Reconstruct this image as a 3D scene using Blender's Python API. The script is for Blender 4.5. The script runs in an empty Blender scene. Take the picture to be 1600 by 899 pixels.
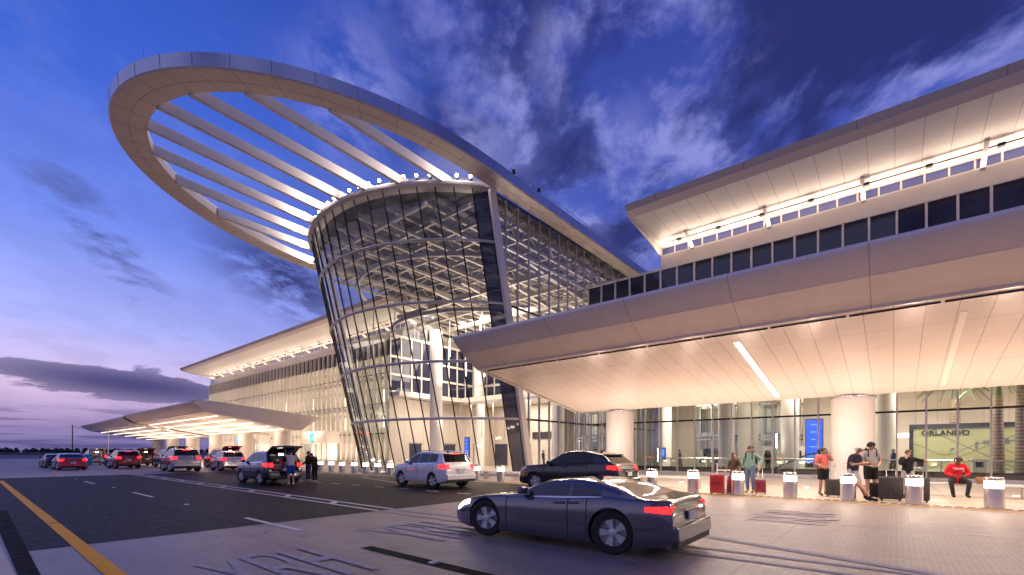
import bpy, bmesh, math, random
from mathutils import Vector, Matrix
from math import radians as rad, sin, cos, pi, sqrt, atan2
random.seed(7)
SC = bpy.context.scene
COL = SC.collection
H = 1.55                                   # camera height

# ------------------------------------------------------------------ camera
cam_d = bpy.data.cameras.new("camera"); cam = bpy.data.objects.new("camera", cam_d); COL.objects.link(cam)
cam.location = (0, 0, H); cam.rotation_euler = (rad(90), 0, rad(39.6))
cam_d.sensor_width = 36; cam_d.lens = 723/1600*36
cam_d.shift_y = 0.1603; cam_d.clip_end = 6000; cam_d.clip_start = 0.05
SC.camera = cam
SC.view_settings.view_transform = 'Standard'; SC.view_settings.look = 'None'
SC.view_settings.exposure = 0.42; SC.view_settings.gamma = 1.0
SC.render.engine = 'CYCLES'
cy = SC.cycles
cy.use_denoising = True
cy.max_bounces = 10; cy.diffuse_bounces = 3; cy.glossy_bounces = 4; cy.transmission_bounces = 4
cy.transparent_max_bounces = 40
cy.caustics_reflective = False; cy.caustics_refractive = False
cy.sample_clamp_indirect = 4.0; cy.blur_glossy = 0.5

# ------------------------------------------------------------------ node helpers
class NT:
    def __init__(s, nt): s.t = nt; s.n = nt.nodes; s.l = nt.links
    def val(s, sock, v):
        if v is None: return
        if isinstance(v, (int, float)): sock.default_value = v
        elif isinstance(v, (tuple, list)):
            if len(sock.default_value) == 4 and len(v) == 3: v = (*v, 1)
            sock.default_value = v
        else: s.l.new(v, sock)
    def math(s, op, a, b=None, c=None, clamp=False):
        m = s.n.new('ShaderNodeMath'); m.operation = op; m.use_clamp = clamp
        for i, v in enumerate((a, b, c)): s.val(m.inputs[i], v)
        return m.outputs[0]
    def mix(s, f, a, b, mode='MIX'):
        m = s.n.new('ShaderNodeMix'); m.data_type = 'RGBA'; m.blend_type = mode
        s.val(m.inputs[0], f); s.val(m.inputs[6], a); s.val(m.inputs[7], b); return m.outputs[2]
    def noise(s, vec, scale, detail=4, rough=.55, dist=0.0):
        m = s.n.new('ShaderNodeTexNoise'); s.val(m.inputs['Vector'], vec)
        m.inputs['Scale'].default_value = scale; m.inputs['Detail'].default_value = detail
        m.inputs['Roughness'].default_value = rough; m.inputs['Distortion'].default_value = dist
        return m.outputs[0]
    def smooth(s, v, a, b, o0=0.0, o1=1.0):
        m = s.n.new('ShaderNodeMapRange'); m.interpolation_type = 'SMOOTHSTEP'
        s.val(m.inputs[0], v); s.val(m.inputs[1], a); s.val(m.inputs[2], b); s.val(m.inputs[3], o0); s.val(m.inputs[4], o1)
        return m.outputs[0]
    def ramp(s, v, stops):
        m = s.n.new('ShaderNodeValToRGB'); s.val(m.inputs[0], v); e = m.color_ramp.elements
        while len(e) < len(stops): e.new(.5)
        for i, (p, c) in enumerate(stops): e[i].position = p; e[i].color = (*c, 1)
        return m.outputs[0]
    def comb(s, x, y, z):
        m = s.n.new('ShaderNodeCombineXYZ')
        for i, v in enumerate((x, y, z)): s.val(m.inputs[i], v)
        return m.outputs[0]
    def sep(s, v):
        m = s.n.new('ShaderNodeSeparateXYZ'); s.val(m.inputs[0], v); return m.outputs
    def bump(s, h, strength, dist=.02):
        m = s.n.new('ShaderNodeBump'); s.val(m.inputs['Height'], h)
        m.inputs['Strength'].default_value = strength; m.inputs['Distance'].default_value = dist
        return m.outputs[0]

# ------------------------------------------------------------------ world: dusk sky with drifting clouds
world = bpy.data.worlds.new("World"); SC.world = world; world.use_nodes = True
w = NT(world.node_tree)
for n in list(w.n): w.n.remove(n)
out = w.n.new('ShaderNodeOutputWorld'); bg = w.n.new('ShaderNodeBackground'); w.l.new(bg.outputs[0], out.inputs[0])
tc = w.n.new('ShaderNodeTexCoord'); D = tc.outputs['Generated']
dx, dy, dz = w.sep(D)
az = w.math('MULTIPLY', w.math('ARCTAN2', dx, dy), 180/pi)          # degrees east of the building's normal
el = w.math('MULTIPLY', w.math('ARCSINE', dz), 180/pi)
elp = w.math('MAXIMUM', el, 0.0)
# clear-sky gradient by elevation, warmer towards the west (azimuth about -95)
eln = w.math('DIVIDE', elp, 60.0)
west = w.smooth(az, -25.0, -92.0)
g_west = w.ramp(eln, [(0, (.12, .105, .26)), (.045, (.30, .22, .42)), (.10, (.60, .46, .66)), (.2, (.34, .38, .80)), (.34, (.145, .225, .72)), (.52, (.042, .108, .52)), (.8, (.014, .05, .34))])
g_east = w.ramp(eln, [(0, (.13, .12, .30)), (.2, (.14, .165, .47)), (.45, (.055, .085, .37)), (.8, (.016, .032, .23))])
sky = w.mix(west, g_east, g_west)
south = w.math('MULTIPLY', w.smooth(dy, .02, -.55), w.smooth(el, 75.0, 25.0))
sky = w.mix(w.math('MULTIPLY', south, .75), sky, (.36, .34, .52))      # afterglow behind the viewer
# cloud plane projection
den = w.math('ADD', w.math('MAXIMUM', dz, 0.0), 0.10)
cu = w.math('DIVIDE', dx, den); cv = w.math('DIVIDE', dy, den)
ca, sa = cos(rad(35)), sin(rad(35))
ru = w.math('ADD', w.math('MULTIPLY', cu, ca), w.math('MULTIPLY', cv, sa))
rv = w.math('SUBTRACT', w.math('MULTIPLY', cv, ca), w.math('MULTIPLY', cu, sa))
P1 = w.comb(w.math('MULTIPLY', ru, 1.0), w.math('MULTIPLY', rv, 0.70), 3.1)
n1 = w.noise(P1, 2.3, 11, .60, .15)
n2 = w.noise(w.comb(w.math('MULTIPLY', ru, 1.0), w.math('MULTIPLY', rv, .7), 8.4), 5.0, 10, .64, .2)
def blob(a0, e0, sa_, se_, tilt=0.0):
    """soft elliptical region of the sky, centre azimuth/elevation and half sizes in degrees"""
    da = w.math('SUBTRACT', az, a0); de = w.math('SUBTRACT', w.math('SUBTRACT', el, e0), w.math('MULTIPLY', da, tilt))
    q = w.math('ADD', w.math('POWER', w.math('DIVIDE', w.math('ABSOLUTE', da), sa_), 2.0), w.math('POWER', w.math('DIVIDE', w.math('ABSOLUTE', de), se_), 2.0))
    return w.math('EXPONENT', w.math('MULTIPLY', q, -1.0))
dark = w.smooth(n1, .42, .60)                                        # general cloud field
fine = w.smooth(n2, .35, .72)
east = w.smooth(az, -62.0, -38.0)
field = w.math('MULTIPLY', dark, w.math('MULTIPLY_ADD', east, .82, .12))
top = w.math('MULTIPLY', w.smooth(n1, .40, .62), blob(-82, 38, 17, 7.5))
streak = w.math('MULTIPLY', w.smooth(n2, .40, .66), blob(-81.5, 19.5, 5.5, 3.2, -1.0))
sm = w.math('MULTIPLY', w.smooth(n2, .36, .56), blob(-65.5, 18.5, 7.5, 3.6, -.35))
nl = w.noise(w.comb(w.math('MULTIPLY', az, .16), w.math('MULTIPLY', el, .62), 1.7), 1.0, 8, .6, .3)
bank = w.math('MULTIPLY', w.smooth(w.math('ADD', w.math('MULTIPLY', nl, .9), w.math('MULTIPLY', blob(-79, 6.4, 10.5, 1.3, -.06), .60)), .63, .71), blob(-79, 6.4, 17, 2.4, -.06))
hor = w.math('MULTIPLY', w.smooth(w.noise(w.comb(w.math('MULTIPLY', az, .09), w.math('MULTIPLY', el, 1.5), 5.2), 1.0, 6, .55), .45, .62), w.smooth(el, 6.0, 2.5))
cover = w.math('MAXIMUM', field, w.math('MULTIPLY', top, .8))
cover = w.math('MAXIMUM', cover, w.math('MULTIPLY', streak, .75))
cover = w.math('MAXIMUM', cover, w.math('MULTIPLY', sm, .95))
cover = w.math('MAXIMUM', cover, w.math('MULTIPLY', bank, .95))
cover = w.math('MAXIMUM', cover, w.math('MULTIPLY', hor, .6))
cc = w.mix(w.smooth(el, 4.0, 34.0), (.036, .036, .135), (.018, .022, .110))
sky2 = w.mix(cover, sky, cc)
# broken bright patches and lit cloud edges
edge = w.math('MULTIPLY', w.smooth(n1, .36, .44), w.smooth(n1, .56, .46))
edge = w.math('MULTIPLY', edge, w.math('MULTIPLY', w.smooth(n2, .40, .66), w.smooth(el, 12.0, 24.0)))
gap = w.math('MULTIPLY', w.smooth(n2, .38, .62), w.math('MAXIMUM', blob(-45, 33, 6.5, 6.0), w.math('MAXIMUM', blob(-14.5, 37.5, 3.2, 2.2), w.math('MAXIMUM', blob(-34, 41, 3.0, 5.0, .6), blob(-27, 31, 3.5, 4.5, .5)))))
puff = w.math('MULTIPLY', w.smooth(n2, .40, .60), blob(-58.5, 36.0, 5.5, 5.0))
lit = w.math('MAXIMUM', w.math('MULTIPLY', edge, w.math('MULTIPLY_ADD', east, .50, .10)), w.math('MAXIMUM', w.math('MULTIPLY', gap, .52), w.math('MULTIPLY', puff, .60)))
sky3 = w.mix(lit, sky2, (.30, .31, .66))
below = w.smooth(el, 0.0, -3.0)
sky4 = w.mix(below, sky3, (.06, .055, .10))
w.l.new(sky4, bg.inputs[0]); bg.inputs[1].default_value = 1.0

# ------------------------------------------------------------------ materials
MATS = {}
def mat(name):
    m = bpy.data.materials.new(name); m.use_nodes = True
    t = NT(m.node_tree); MATS[name] = m
    return m, t, t.n['Principled BSDF']
def plain(name, col, rough=.5, metal=0.0, var=.06, scale=3.0, coat=0.0, bump=0.0, bscale=60.0, spec=.5):
    m, t, b = mat(name)
    tcn = t.n.new('ShaderNodeTexCoord'); v = tcn.outputs['Object']
    n = t.noise(v, scale, 5, .6)
    lo = tuple(max(0, c*(1-var*2)) for c in col); hi = tuple(min(1, c*(1+var)) for c in col)
    t.val(b.inputs['Base Color'], t.mix(n, lo, hi))
    b.inputs['Roughness'].default_value = rough; b.inputs['Metallic'].default_value = metal
    b.inputs['Coat Weight'].default_value = coat; b.inputs['Coat Roughness'].default_value = .04
    b.inputs['Specular IOR Level'].default_value = spec
    if rough > .12: t.val(b.inputs['Roughness'], t.smooth(t.noise(v, scale*4, 4), .2, .8, rough*.8, min(1, rough*1.15)))
    if bump: t.val(b.inputs['Normal'], t.bump(t.noise(v, bscale, 3), bump, .01))
    return m
def emis(name, col, strength, base=(.8, .8, .8)):
    m, t, b = mat(name); b.inputs['Base Color'].default_value = (*base, 1)
    b.inputs['Emission Color'].default_value = (*col, 1); b.inputs['Emission Strength'].default_value = strength
    b.inputs['Roughness'].default_value = .4
    return m
def glass(name, tint, refl=1.0, body=None, bodyfac=0.0):
    m, t, b = mat(name); t.n.remove(b)
    o = t.n['Material Output']
    tr = t.n.new('ShaderNodeBsdfTransparent'); tr.inputs[0].default_value = (*tint, 1)
    gl = t.n.new('ShaderNodeBsdfGlossy'); gl.inputs['Roughness'].default_value = 0.0; gl.inputs[0].default_value = (.95, .97, 1, 1)
    fr = t.n.new('ShaderNodeFresnel'); geo = t.n.new('ShaderNodeNewGeometry')
    t.val(fr.inputs[0], t.math('MULTIPLY_ADD', geo.outputs['Backfacing'], 1/1.52-1.52, 1.52))   # same reflection from either face
    f = t.math('MULTIPLY', fr.outputs[0], refl*1.25, clamp=True)
    base = tr.outputs[0]
    if body:
        df = t.n.new('ShaderNodeBsdfDiffuse'); df.inputs[0].default_value = (*body, 1)
        mm = t.n.new('ShaderNodeMixShader'); mm.inputs[0].default_value = bodyfac
        t.l.new(tr.outputs[0], mm.inputs[1]); t.l.new(df.outputs[0], mm.inputs[2]); base = mm.outputs[0]
    mx = t.n.new('ShaderNodeMixShader'); t.val(mx.inputs[0], f)
    t.l.new(base, mx.inputs[1]); t.l.new(gl.outputs[0], mx.inputs[2]); t.l.new(mx.outputs[0], o.inputs[0])
    return m

def panelled(name, col, rough, sx=None, sy=None, axis='XY', joint=.012, var=.05, off=(0, 0), dark=.45):
    """smooth cladding with thin joints every sx / sy metres (object space = world space)"""
    m, t, b = mat(name)
    v = t.n.new('ShaderNodeTexCoord').outputs['Object']; X = t.sep(v)
    a = X['XYZ'.index(axis[0])]; c2 = X['XYZ'.index(axis[1])]
    n = t.noise(v, .9, 6, .6); n2_ = t.noise(v, 14, 4, .6)
    base = t.mix(t.math('MULTIPLY_ADD', n, .85, t.math('MULTIPLY', n2_, .15)), tuple(c*(1-2*var) for c in col), tuple(min(1, c*(1+var)) for c in col))
    st = t.noise(t.comb(t.math('MULTIPLY', X[0], 2.2), t.math('MULTIPLY', X[1], 2.2), t.math('MULTIPLY', X[2], .25)), 1.0, 5, .6)
    base = t.mix(t.math('MULTIPLY', t.smooth(st, .50, .72), .14), base, tuple(c*.55 for c in col))
    j = None
    for s_, q, o_ in ((sx, a, off[0]), (sy, c2, off[1])):
        if not s_: continue
        f = t.math('ABSOLUTE', t.math('SUBTRACT', t.math('FRACT', t.math('DIVIDE', t.math('ADD', q, o_), s_)), .5))
        k = t.math('GREATER_THAN', f, .5 - joint/s_)
        cell = t.n.new('ShaderNodeTexWhiteNoise'); cell.noise_dimensions = '1D'; t.val(cell.inputs['W'], t.math('FLOOR', t.math('DIVIDE', t.math('ADD', q, o_), s_)))
        base = t.mix(t.math('MULTIPLY', cell.outputs[0], .10), base, tuple(c*.8 for c in col))
        j = k if j is None else t.math('MAXIMUM', j, k)
    if j is not None: base = t.mix(j, base, tuple(c*dark for c in col))
    t.val(b.inputs['Base Color'], base)
    t.val(b.inputs['Roughness'], t.smooth(n, .2, .8, rough*.9, rough*1.1))
    if j is not None: t.val(b.inputs['Normal'], t.bump(t.math('SUBTRACT', 1.0, j), .5, .01))
    return m

WHITE = plain('white_metal_panel', (.74, .70, .67), .45, var=.04, scale=.7)
RINGM = plain('ring_cladding', (.76, .62, .54), .4, var=.04, scale=.5)
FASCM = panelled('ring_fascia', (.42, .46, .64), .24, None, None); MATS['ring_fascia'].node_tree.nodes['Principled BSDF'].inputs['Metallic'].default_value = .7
SOFFIT = panelled('soffit_panel', (.80, .70, .64), .24, .665, 3.75, 'XY', .011, .012, (.03, .9), .6)
FASCIA = panelled('canopy_fascia', (.84, .73, .67), .40, 3.3, None, 'XZ', .012, .05, (.5, 0), .55)
ROOFSOF = panelled('roof_soffit', (.80, .75, .68), .4, 1.0, None, 'XY', .012, .03, (0, 0), .45)
ROOFFAS = panelled('roof_fascia', (.60, .49, .42), .4, 4.6, None, 'XY', .012, .05, (1.3, 0), .4)
PLASTER = plain('column_plaster', (.80, .76, .72), .5, var=.03, scale=1.5)
WARMWALL = panelled('interior_wall', (.74, .66, .57), .5, 1.15, 1.15, 'XY', .014, .05, (0, .4), .55)
INTWHITE = plain('interior_white', (.82, .78, .70), .5, var=.04)
INTFLOOR = plain('terrazzo_floor', (.48, .42, .36), .25, var=.1, scale=2)
STEEL = plain('brushed_steel', (.70, .68, .68), .28, .85, var=.015, scale=2)
for l_ in list(MATS['brushed_steel'].node_tree.links):
    if l_.to_socket.name == 'Roughness': MATS['brushed_steel'].node_tree.links.remove(l_)
MATS['brushed_steel'].node_tree.nodes['Principled BSDF'].inputs['Roughness'].default_value = .27
ALU = plain('aluminium_mullion', (.58, .55, .56), .35, .35, var=.05)
FIN = plain('fin_metal', (.74, .69, .64), .4, .2, var=.04)
BLACKM = plain('black_metal', (.015, .015, .018), .4, .3)
RUBBER = plain('rubber', (.02, .02, .02), .8, bump=.3)
BLACKP = plain('black_plastic', (.025, .025, .028), .55)
GLASS = glass('clear_glass', (.86, .90, .88), 1.0)
TGLASS = glass('tower_glass', (.84, .87, .86), 1.0)
DGLASS = glass('dark_glass', (.10, .11, .14), 1.0, (.035, .038, .075), .75)
SLOTG = glass('slot_glass', (.3, .35, .6), 1.2, (.05, .075, .30), .85)  # blue body colour paints in the sky seen through the slots
RAILG = glass('rail_glass', (.90, .94, .93), .8)
CARG = glass('car_glass', (.08, .09, .11), .8, (.01, .01, .014), .55)
CARGC = glass('car_glass_clear', (.50, .53, .56), .9)
TRUSSM = plain('truss_steel', (.62, .57, .53), .5, .1)
DARKCEIL = plain('dark_ceiling', (.035, .040, .075), .5)
STICK = emis('light_stick', (1, .90, .74), 7.0)
BOLLE = emis('bollard_lamp', (1, .82, .58), 12.0)
BULB = emis('spot_bulb', (1, .86, .66), 40.0)
STRIPE_L = emis('soffit_light', (1, .93, .84), 11.0)
LEDGE_L = emis('ledge_light', (1, .84, .62), 5.0)
CSTRIP = emis('canopy_strip', (1, .80, .58), 1.5)
TAILE = emis('tail_lamp_lit', (1, .008, .008), 5.0, (.4, .01, .01))
TAILD = plain('tail_lamp_dark', (.25, .012, .012), .2, coat=1)
AMBER = emis('amber_lamp', (1, .35, .05), 3.0)
HEADE = emis('head_lamp', (1, .9, .75), 5.0)
BLUESC = emis('blue_screen', (.02, .12, .95), 1.1, (.01, .01, .02))
CYANE = emis('cyan_sign', (.02, .55, 1.0), 1.3, (.01, .1, .12))
LBLUEE = emis('pale_blue_sign', (.40, .72, 1.0), .7, (.05, .07, .1))
SCREENW = emis('white_sign', (.9, .95, 1.0), 1.6)

# ------------------------------------------------------------------ mesh helpers
class MB:
    def __init__(s): s.v = []; s.f = []; s.m = []; s.mi = 0
    def add(s, vs, fs):
        o = len(s.v); s.v += [tuple(v) for v in vs]
        for f in fs: s.f.append(tuple(i+o for i in f)); s.m.append(s.mi)
        return s
    def box(s, x0, x1, y0, y1, z0, z1):
        return s.add([(x0,y0,z0),(x1,y0,z0),(x1,y1,z0),(x0,y1,z0),(x0,y0,z1),(x1,y0,z1),(x1,y1,z1),(x0,y1,z1)],
                     [(0,3,2,1),(4,5,6,7),(0,1,5,4),(1,2,6,5),(2,3,7,6),(3,0,4,7)])
    def hexa(s, a, b):
        """solid between quads a and b (4 points each, same order)"""
        return s.add(list(a)+list(b), [(0,3,2,1),(4,5,6,7),(0,1,5,4),(1,2,6,5),(2,3,7,6),(3,0,4,7)])
    def bar(s, p, q, wx, wy, up=(0,0,1)):
        p, q = Vector(p), Vector(q); d = (q-p).normalized(); u = Vector(up)
        if abs(d.dot(u)) > .98: u = Vector((0,1,0))
        r = d.cross(u).normalized()*wx/2; u = r.cross(d).normalized()*wy/2
        return s.hexa([p-r-u, p+r-u, p+r+u, p-r+u], [q-r-u, q+r-u, q+r+u, q-r+u])
    def tube(s, pts, r, n=8, closed=False, cap=True):
        pts = [Vector(p) for p in pts]; rs = r if isinstance(r, (list, tuple)) else [r]*len(pts)
        o = len(s.v); N = len(pts); pu = None
        for i, p in enumerate(pts):
            a = pts[(i-1) % N] if closed or i > 0 else p; b = pts[(i+1) % N] if closed or i < N-1 else p
            d = (b-a).normalized()
            u = Vector((0,0,1)) if abs(d.z) < .95 else Vector((1,0,0))
            if pu is not None and abs(d.dot(pu)) < .95: u = pu
            r_ = d.cross(u).normalized(); u_ = r_.cross(d).normalized(); pu = u_
            for k in range(n):
                t = 2*pi*k/n; s.v.append(tuple(p + (r_*cos(t)+u_*sin(t))*rs[i]))
        M = N if closed else N-1
        for i in range(M):
            for k in range(n):
                a = o+i*n+k; b = o+i*n+(k+1) % n; c = o+((i+1) % N)*n+(k+1) % n; d = o+((i+1) % N)*n+k
                s.f.append((a,b,c,d)); s.m.append(s.mi)
        if cap and not closed:
            s.f.append(tuple(o+k for k in range(n))[::-1]); s.m.append(s.mi)
            s.f.append(tuple(o+(N-1)*n+k for k in range(n))); s.m.append(s.mi)
        return s
    def lathe(s, prof, cx=0, cy=0, n=24, cz=0, cap=True):
        o = len(s.v)
        for r, z in prof:
            for k in range(n): t = 2*pi*k/n; s.v.append((cx+r*cos(t), cy+r*sin(t), cz+z))
        for i in range(len(prof)-1):
            for k in range(n):
                s.f.append((o+i*n+k, o+i*n+(k+1) % n, o+(i+1)*n+(k+1) % n, o+(i+1)*n+k)); s.m.append(s.mi)
        if cap:
            s.f.append(tuple(o+k for k in range(n))[::-1]); s.m.append(s.mi)
            s.f.append(tuple(o+(len(prof)-1)*n+k for k in range(n))); s.m.append(s.mi)
        return s
    def prism(s, poly, axis, a, b):
        """extrude a 2-D polygon along axis; poly gives the two other coordinates in order"""
        def P(u, v, t): return {'x': (t,u,v), 'y': (u,t,v), 'z': (u,v,t)}[axis]
        n = len(poly)
        vs = [P(u,v,a) for u,v in poly]+[P(u,v,b) for u,v in poly]
        fs = [tuple(range(n))[::-1], tuple(range(n,2*n))]+[(i,(i+1)%n,n+(i+1)%n,n+i) for i in range(n)]
        return s.add(vs, fs)
    def grid(s, P):
        o = len(s.v); R, C_ = len(P), len(P[0])
        for row in P: s.v += [tuple(p) for p in row]
        for i in range(R-1):
            for j in range(C_-1):
                s.f.append((o+i*C_+j, o+i*C_+j+1, o+(i+1)*C_+j+1, o+(i+1)*C_+j)); s.m.append(s.mi)
        return s
    def build(s, name, m, parent=None, smooth=False, bevel=0.0, loc=None, recalc=True):
        me = bpy.data.meshes.new(name); me.from_pydata(s.v, [], s.f)
        ms = m if isinstance(m, (list, tuple)) else [m]
        for x in ms: me.materials.append(x)
        for p, k in zip(me.polygons, s.m): p.material_index = min(k, len(ms)-1)
        if recalc or bevel:
            bm = bmesh.new(); bm.from_mesh(me)
            if recalc: bmesh.ops.recalc_face_normals(bm, faces=bm.faces)
            if bevel:
                ed = [e for e in bm.edges if len(e.link_faces) == 2 and e.calc_face_angle(0) > .6]
                bmesh.ops.bevel(bm, geom=ed, offset=bevel, segments=2, affect='EDGES', profile=.6, clamp_overlap=True)
            bm.to_mesh(me); bm.free()
        if smooth:
            for p in me.polygons: p.use_smooth = True
            if smooth == 'auto':
                try: me.set_sharp_from_angle(angle=rad(38))
                except Exception: pass
        o = bpy.data.objects.new(name, me); COL.objects.link(o)
        if loc: o.location = loc
        if parent: o.parent = parent
        return o
def tag(o, label=None, cat=None, group=None, kind=None):
    if label: o['label'] = label
    if cat: o['category'] = cat
    if group: o['group'] = group
    if kind: o['kind'] = kind
    return o
def thing(name, label, cat, loc=(0,0,0), rz=0.0, group=None):
    o = bpy.data.objects.new(name, None); COL.objects.link(o); o.location = loc; o.rotation_euler = (0,0,rz)
    o.empty_display_size = .2
    return tag(o, label, cat, group)
def copy_thing(r, loc=None, rz=None, label=None):
    c = r.copy(); COL.objects.link(c)
    if loc is not None: c.location = loc
    if rz is not None: c.rotation_euler = (0,0,rz)
    if label: c['label'] = label
    for ch in r.children:
        d = ch.copy(); COL.objects.link(d); d.parent = c
        for g in ch.children:
            e = g.copy(); COL.objects.link(e); e.parent = d
    return c
def box(name, m, b, parent=None, bevel=0.0):
    return MB().box(*b).build(name, m, parent, bevel=bevel)
def lamp(name, kind, loc, energy, col, size=None, size_y=None, direction=(0,0,-1), spot=None, parent=None, blend=.6, spread=None):
    d = bpy.data.lights.new(name, kind); d.energy = energy; d.color = col
    if kind == 'AREA':
        d.shape = 'RECTANGLE'; d.size = size; d.size_y = size_y or size
        if spread: d.spread = spread
    else: d.shadow_soft_size = size or .05
    if kind == 'SPOT': d.spot_size = spot or rad(120); d.spot_blend = blend
    o = bpy.data.objects.new(name, d); COL.objects.link(o); o.location = loc
    o.rotation_euler = Vector(direction).to_track_quat('-Z', 'Y').to_euler()
    if parent: o.parent = parent
    return o
WARM = (1, .74, .57); WARM2 = (1, .80, .67)
# ------------------------------------------------------------------ ground, road, pavement
def ground_mat(name, base, rough, cell=None, grooves=False, joints=None, spec=.5, stain=.35, wide=True):
    m, t, b = mat(name)
    v = t.n.new('ShaderNodeTexCoord').outputs['Object']; X = t.sep(v)
    n1 = t.noise(v, .35, 6, .62); n2 = t.noise(v, 5, 5, .6); n3 = t.noise(v, 90, 2, .5)
    k = t.math('ADD', t.math('MULTIPLY', t.smooth(n1, .3, .7), .5), t.math('ADD', t.math('MULTIPLY', n2, .25), t.math('MULTIPLY', n3, .3)))
    c = t.mix(k, tuple(x*(1-stain) for x in base), tuple(x*(1+stain*.6) for x in base))
    # tyre-polished bands running along the road
    tr = t.noise(t.comb(t.math('MULTIPLY', X[0], .03), t.math('MULTIPLY', X[1], 1.3), 0), 1.0, 3, .5)
    c = t.mix(t.math('MULTIPLY', t.smooth(tr, .5, .68), .30), c, tuple(x*.55 for x in base))
    # oil drips, worn patches and hairline cracks
    oil = t.math('MULTIPLY', t.smooth(t.noise(t.comb(t.math('MULTIPLY', X[0], .5), X[1], 4.0), 1.6, 5, .65), .60, .70), .45)
    c = t.mix(oil, c, tuple(x*.38 for x in base))
    vo = t.n.new('ShaderNodeTexVoronoi'); vo.feature = 'DISTANCE_TO_EDGE'; vo.inputs['Scale'].default_value = .22
    wv = t.n.new('ShaderNodeVectorMath'); wv.operation = 'ADD'; t.l.new(v, wv.inputs[0])
    nz = t.n.new('ShaderNodeTexNoise'); nz.inputs['Scale'].default_value = 1.1; nz.inputs['Detail'].default_value = 6; t.l.new(v, nz.inputs['Vector'])
    t.l.new(nz.outputs['Color'], wv.inputs[1]); t.l.new(wv.outputs[0], vo.inputs['Vector'])
    crack = t.math('MULTIPLY', t.math('LESS_THAN', vo.outputs['Distance'], .0035), t.smooth(n1, .45, .55))
    c = t.mix(t.math('MULTIPLY', crack, .6), c, tuple(x*.3 for x in base))
    spk = t.smooth(t.noise(v, 260, 1, .5), .55, .75)
    c = t.mix(t.math('MULTIPLY', spk, .30), c, tuple(min(1, x*1.7) for x in base))
    h = t.math('ADD', t.math('MULTIPLY', n3, .5), t.math('MULTIPLY', n2, .3))
    if grooves:
        g = t.math('SINE', t.math('MULTIPLY', X[0], 2*pi/.075))
        far = t.smooth(X[0], -7.0, -3.0)
        gm = t.math('MULTIPLY', t.smooth(g, .2, .9), far)
        c = t.mix(t.math('MULTIPLY', gm, .35), c, tuple(x*.5 for x in base))
        h = t.math('ADD', h, t.math('MULTIPLY', gm, -.6))
    if joints:
        j = None
        for ax, sp, of in joints:
            f = t.math('ABSOLUTE', t.math('SUBTRACT', t.math('FRACT', t.math('DIVIDE', t.math('ADD', X[ax], of), sp)), .5))
            q = t.math('GREATER_THAN', f, .5-.011/sp); j = q if j is None else t.math('MAXIMUM', j, q)
        c = t.mix(t.math('MULTIPLY', j, .75), c, tuple(x*.3 for x in base))
    t.val(b.inputs['Base Color'], c)
    t.val(b.inputs['Roughness'], t.smooth(n2, .25, .75, rough*.82, rough*1.1))
    b.inputs['Specular IOR Level'].default_value = spec
    t.val(b.inputs['Normal'], t.bump(h, .35, .008))
    return m
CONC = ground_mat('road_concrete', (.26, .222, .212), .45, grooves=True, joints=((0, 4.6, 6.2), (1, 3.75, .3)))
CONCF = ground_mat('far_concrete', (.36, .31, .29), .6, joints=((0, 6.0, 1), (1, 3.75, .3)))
ASPH = ground_mat('asphalt', (.015, .013, .013), .65, stain=.45, spec=.14)
TAR = ground_mat('tar_strip', (.008, .008, .008), .8, spec=.08)
PAVE = ground_mat('pavement_concrete', (.50, .41, .34), .5, joints=((0, 1.6, .3), (1, 1.6, .2)), stain=.15)
DIRT = ground_mat('far_ground', (.11, .10, .12), .8)
def paint(name, col, wear=.5):
    m, t, b = mat(name)
    v = t.n.new('ShaderNodeTexCoord').outputs['Object']
    n = t.smooth(t.noise(v, 9, 6, .7), .30, .62); n2 = t.noise(v, 70, 2)
    t.val(b.inputs['Base Color'], t.mix(t.math('MULTIPLY_ADD', n, wear, 1-wear), tuple(c*.5 for c in col), t.mix(n2, tuple(c*.85 for c in col), col)))
    b.inputs['Roughness'].default_value = .6; b.inputs['Specular IOR Level'].default_value = .15
    return m
PWHITE = paint('white_road_paint', (.78, .76, .76)); PFADE = paint('faded_road_paint', (.42, .40, .44), .65)
PYEL = paint('yellow_road_paint', (.92, .42, .0), .35); PYEL2 = paint('kerb_yellow', (.70, .42, .07), .6)

def sheet(name, m, pts, z, kind='structure', label=None):
    o = MB().add([(x, y, z) for x, y in pts], [tuple(range(len(pts)))]).build(name, m, recalc=False)
    for p in o.data.polygons:
        if p.normal.z < 0: p.flip()
    return tag(o, label, None, None, kind)
def rect(x0, x1, y0, y1): return [(x0, y0), (x1, y0), (x1, y1), (x0, y1)]
sheet('ground', DIRT, rect(-3000, 1500, -1500, 3000), -.03)
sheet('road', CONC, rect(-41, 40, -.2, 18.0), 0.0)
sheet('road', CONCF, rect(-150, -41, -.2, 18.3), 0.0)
sheet('asphalt_lanes', ASPH, [(-10.4, .66), (-10.4, 17.3), (-39.9, 17.6), (-39.9, 1.0)], .004)
sheet('pavement', PAVE, [(-150, 18.3), (-41, 18.3), (-17, 17.62), (40, 17.62), (40, 36), (-150, 36)], .012)
sheet('median_pavement', PAVE, [(-70, .9), (-10.9, .50), (40, .50), (40, -30), (-70, -30)], .012)
sheet('gutter_strip', TAR, [(-17.8, .62), (-17.8, .90), (-8.2, .70), (-2, .55), (-2, .35), (-8.2, .52)], .016)

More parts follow.
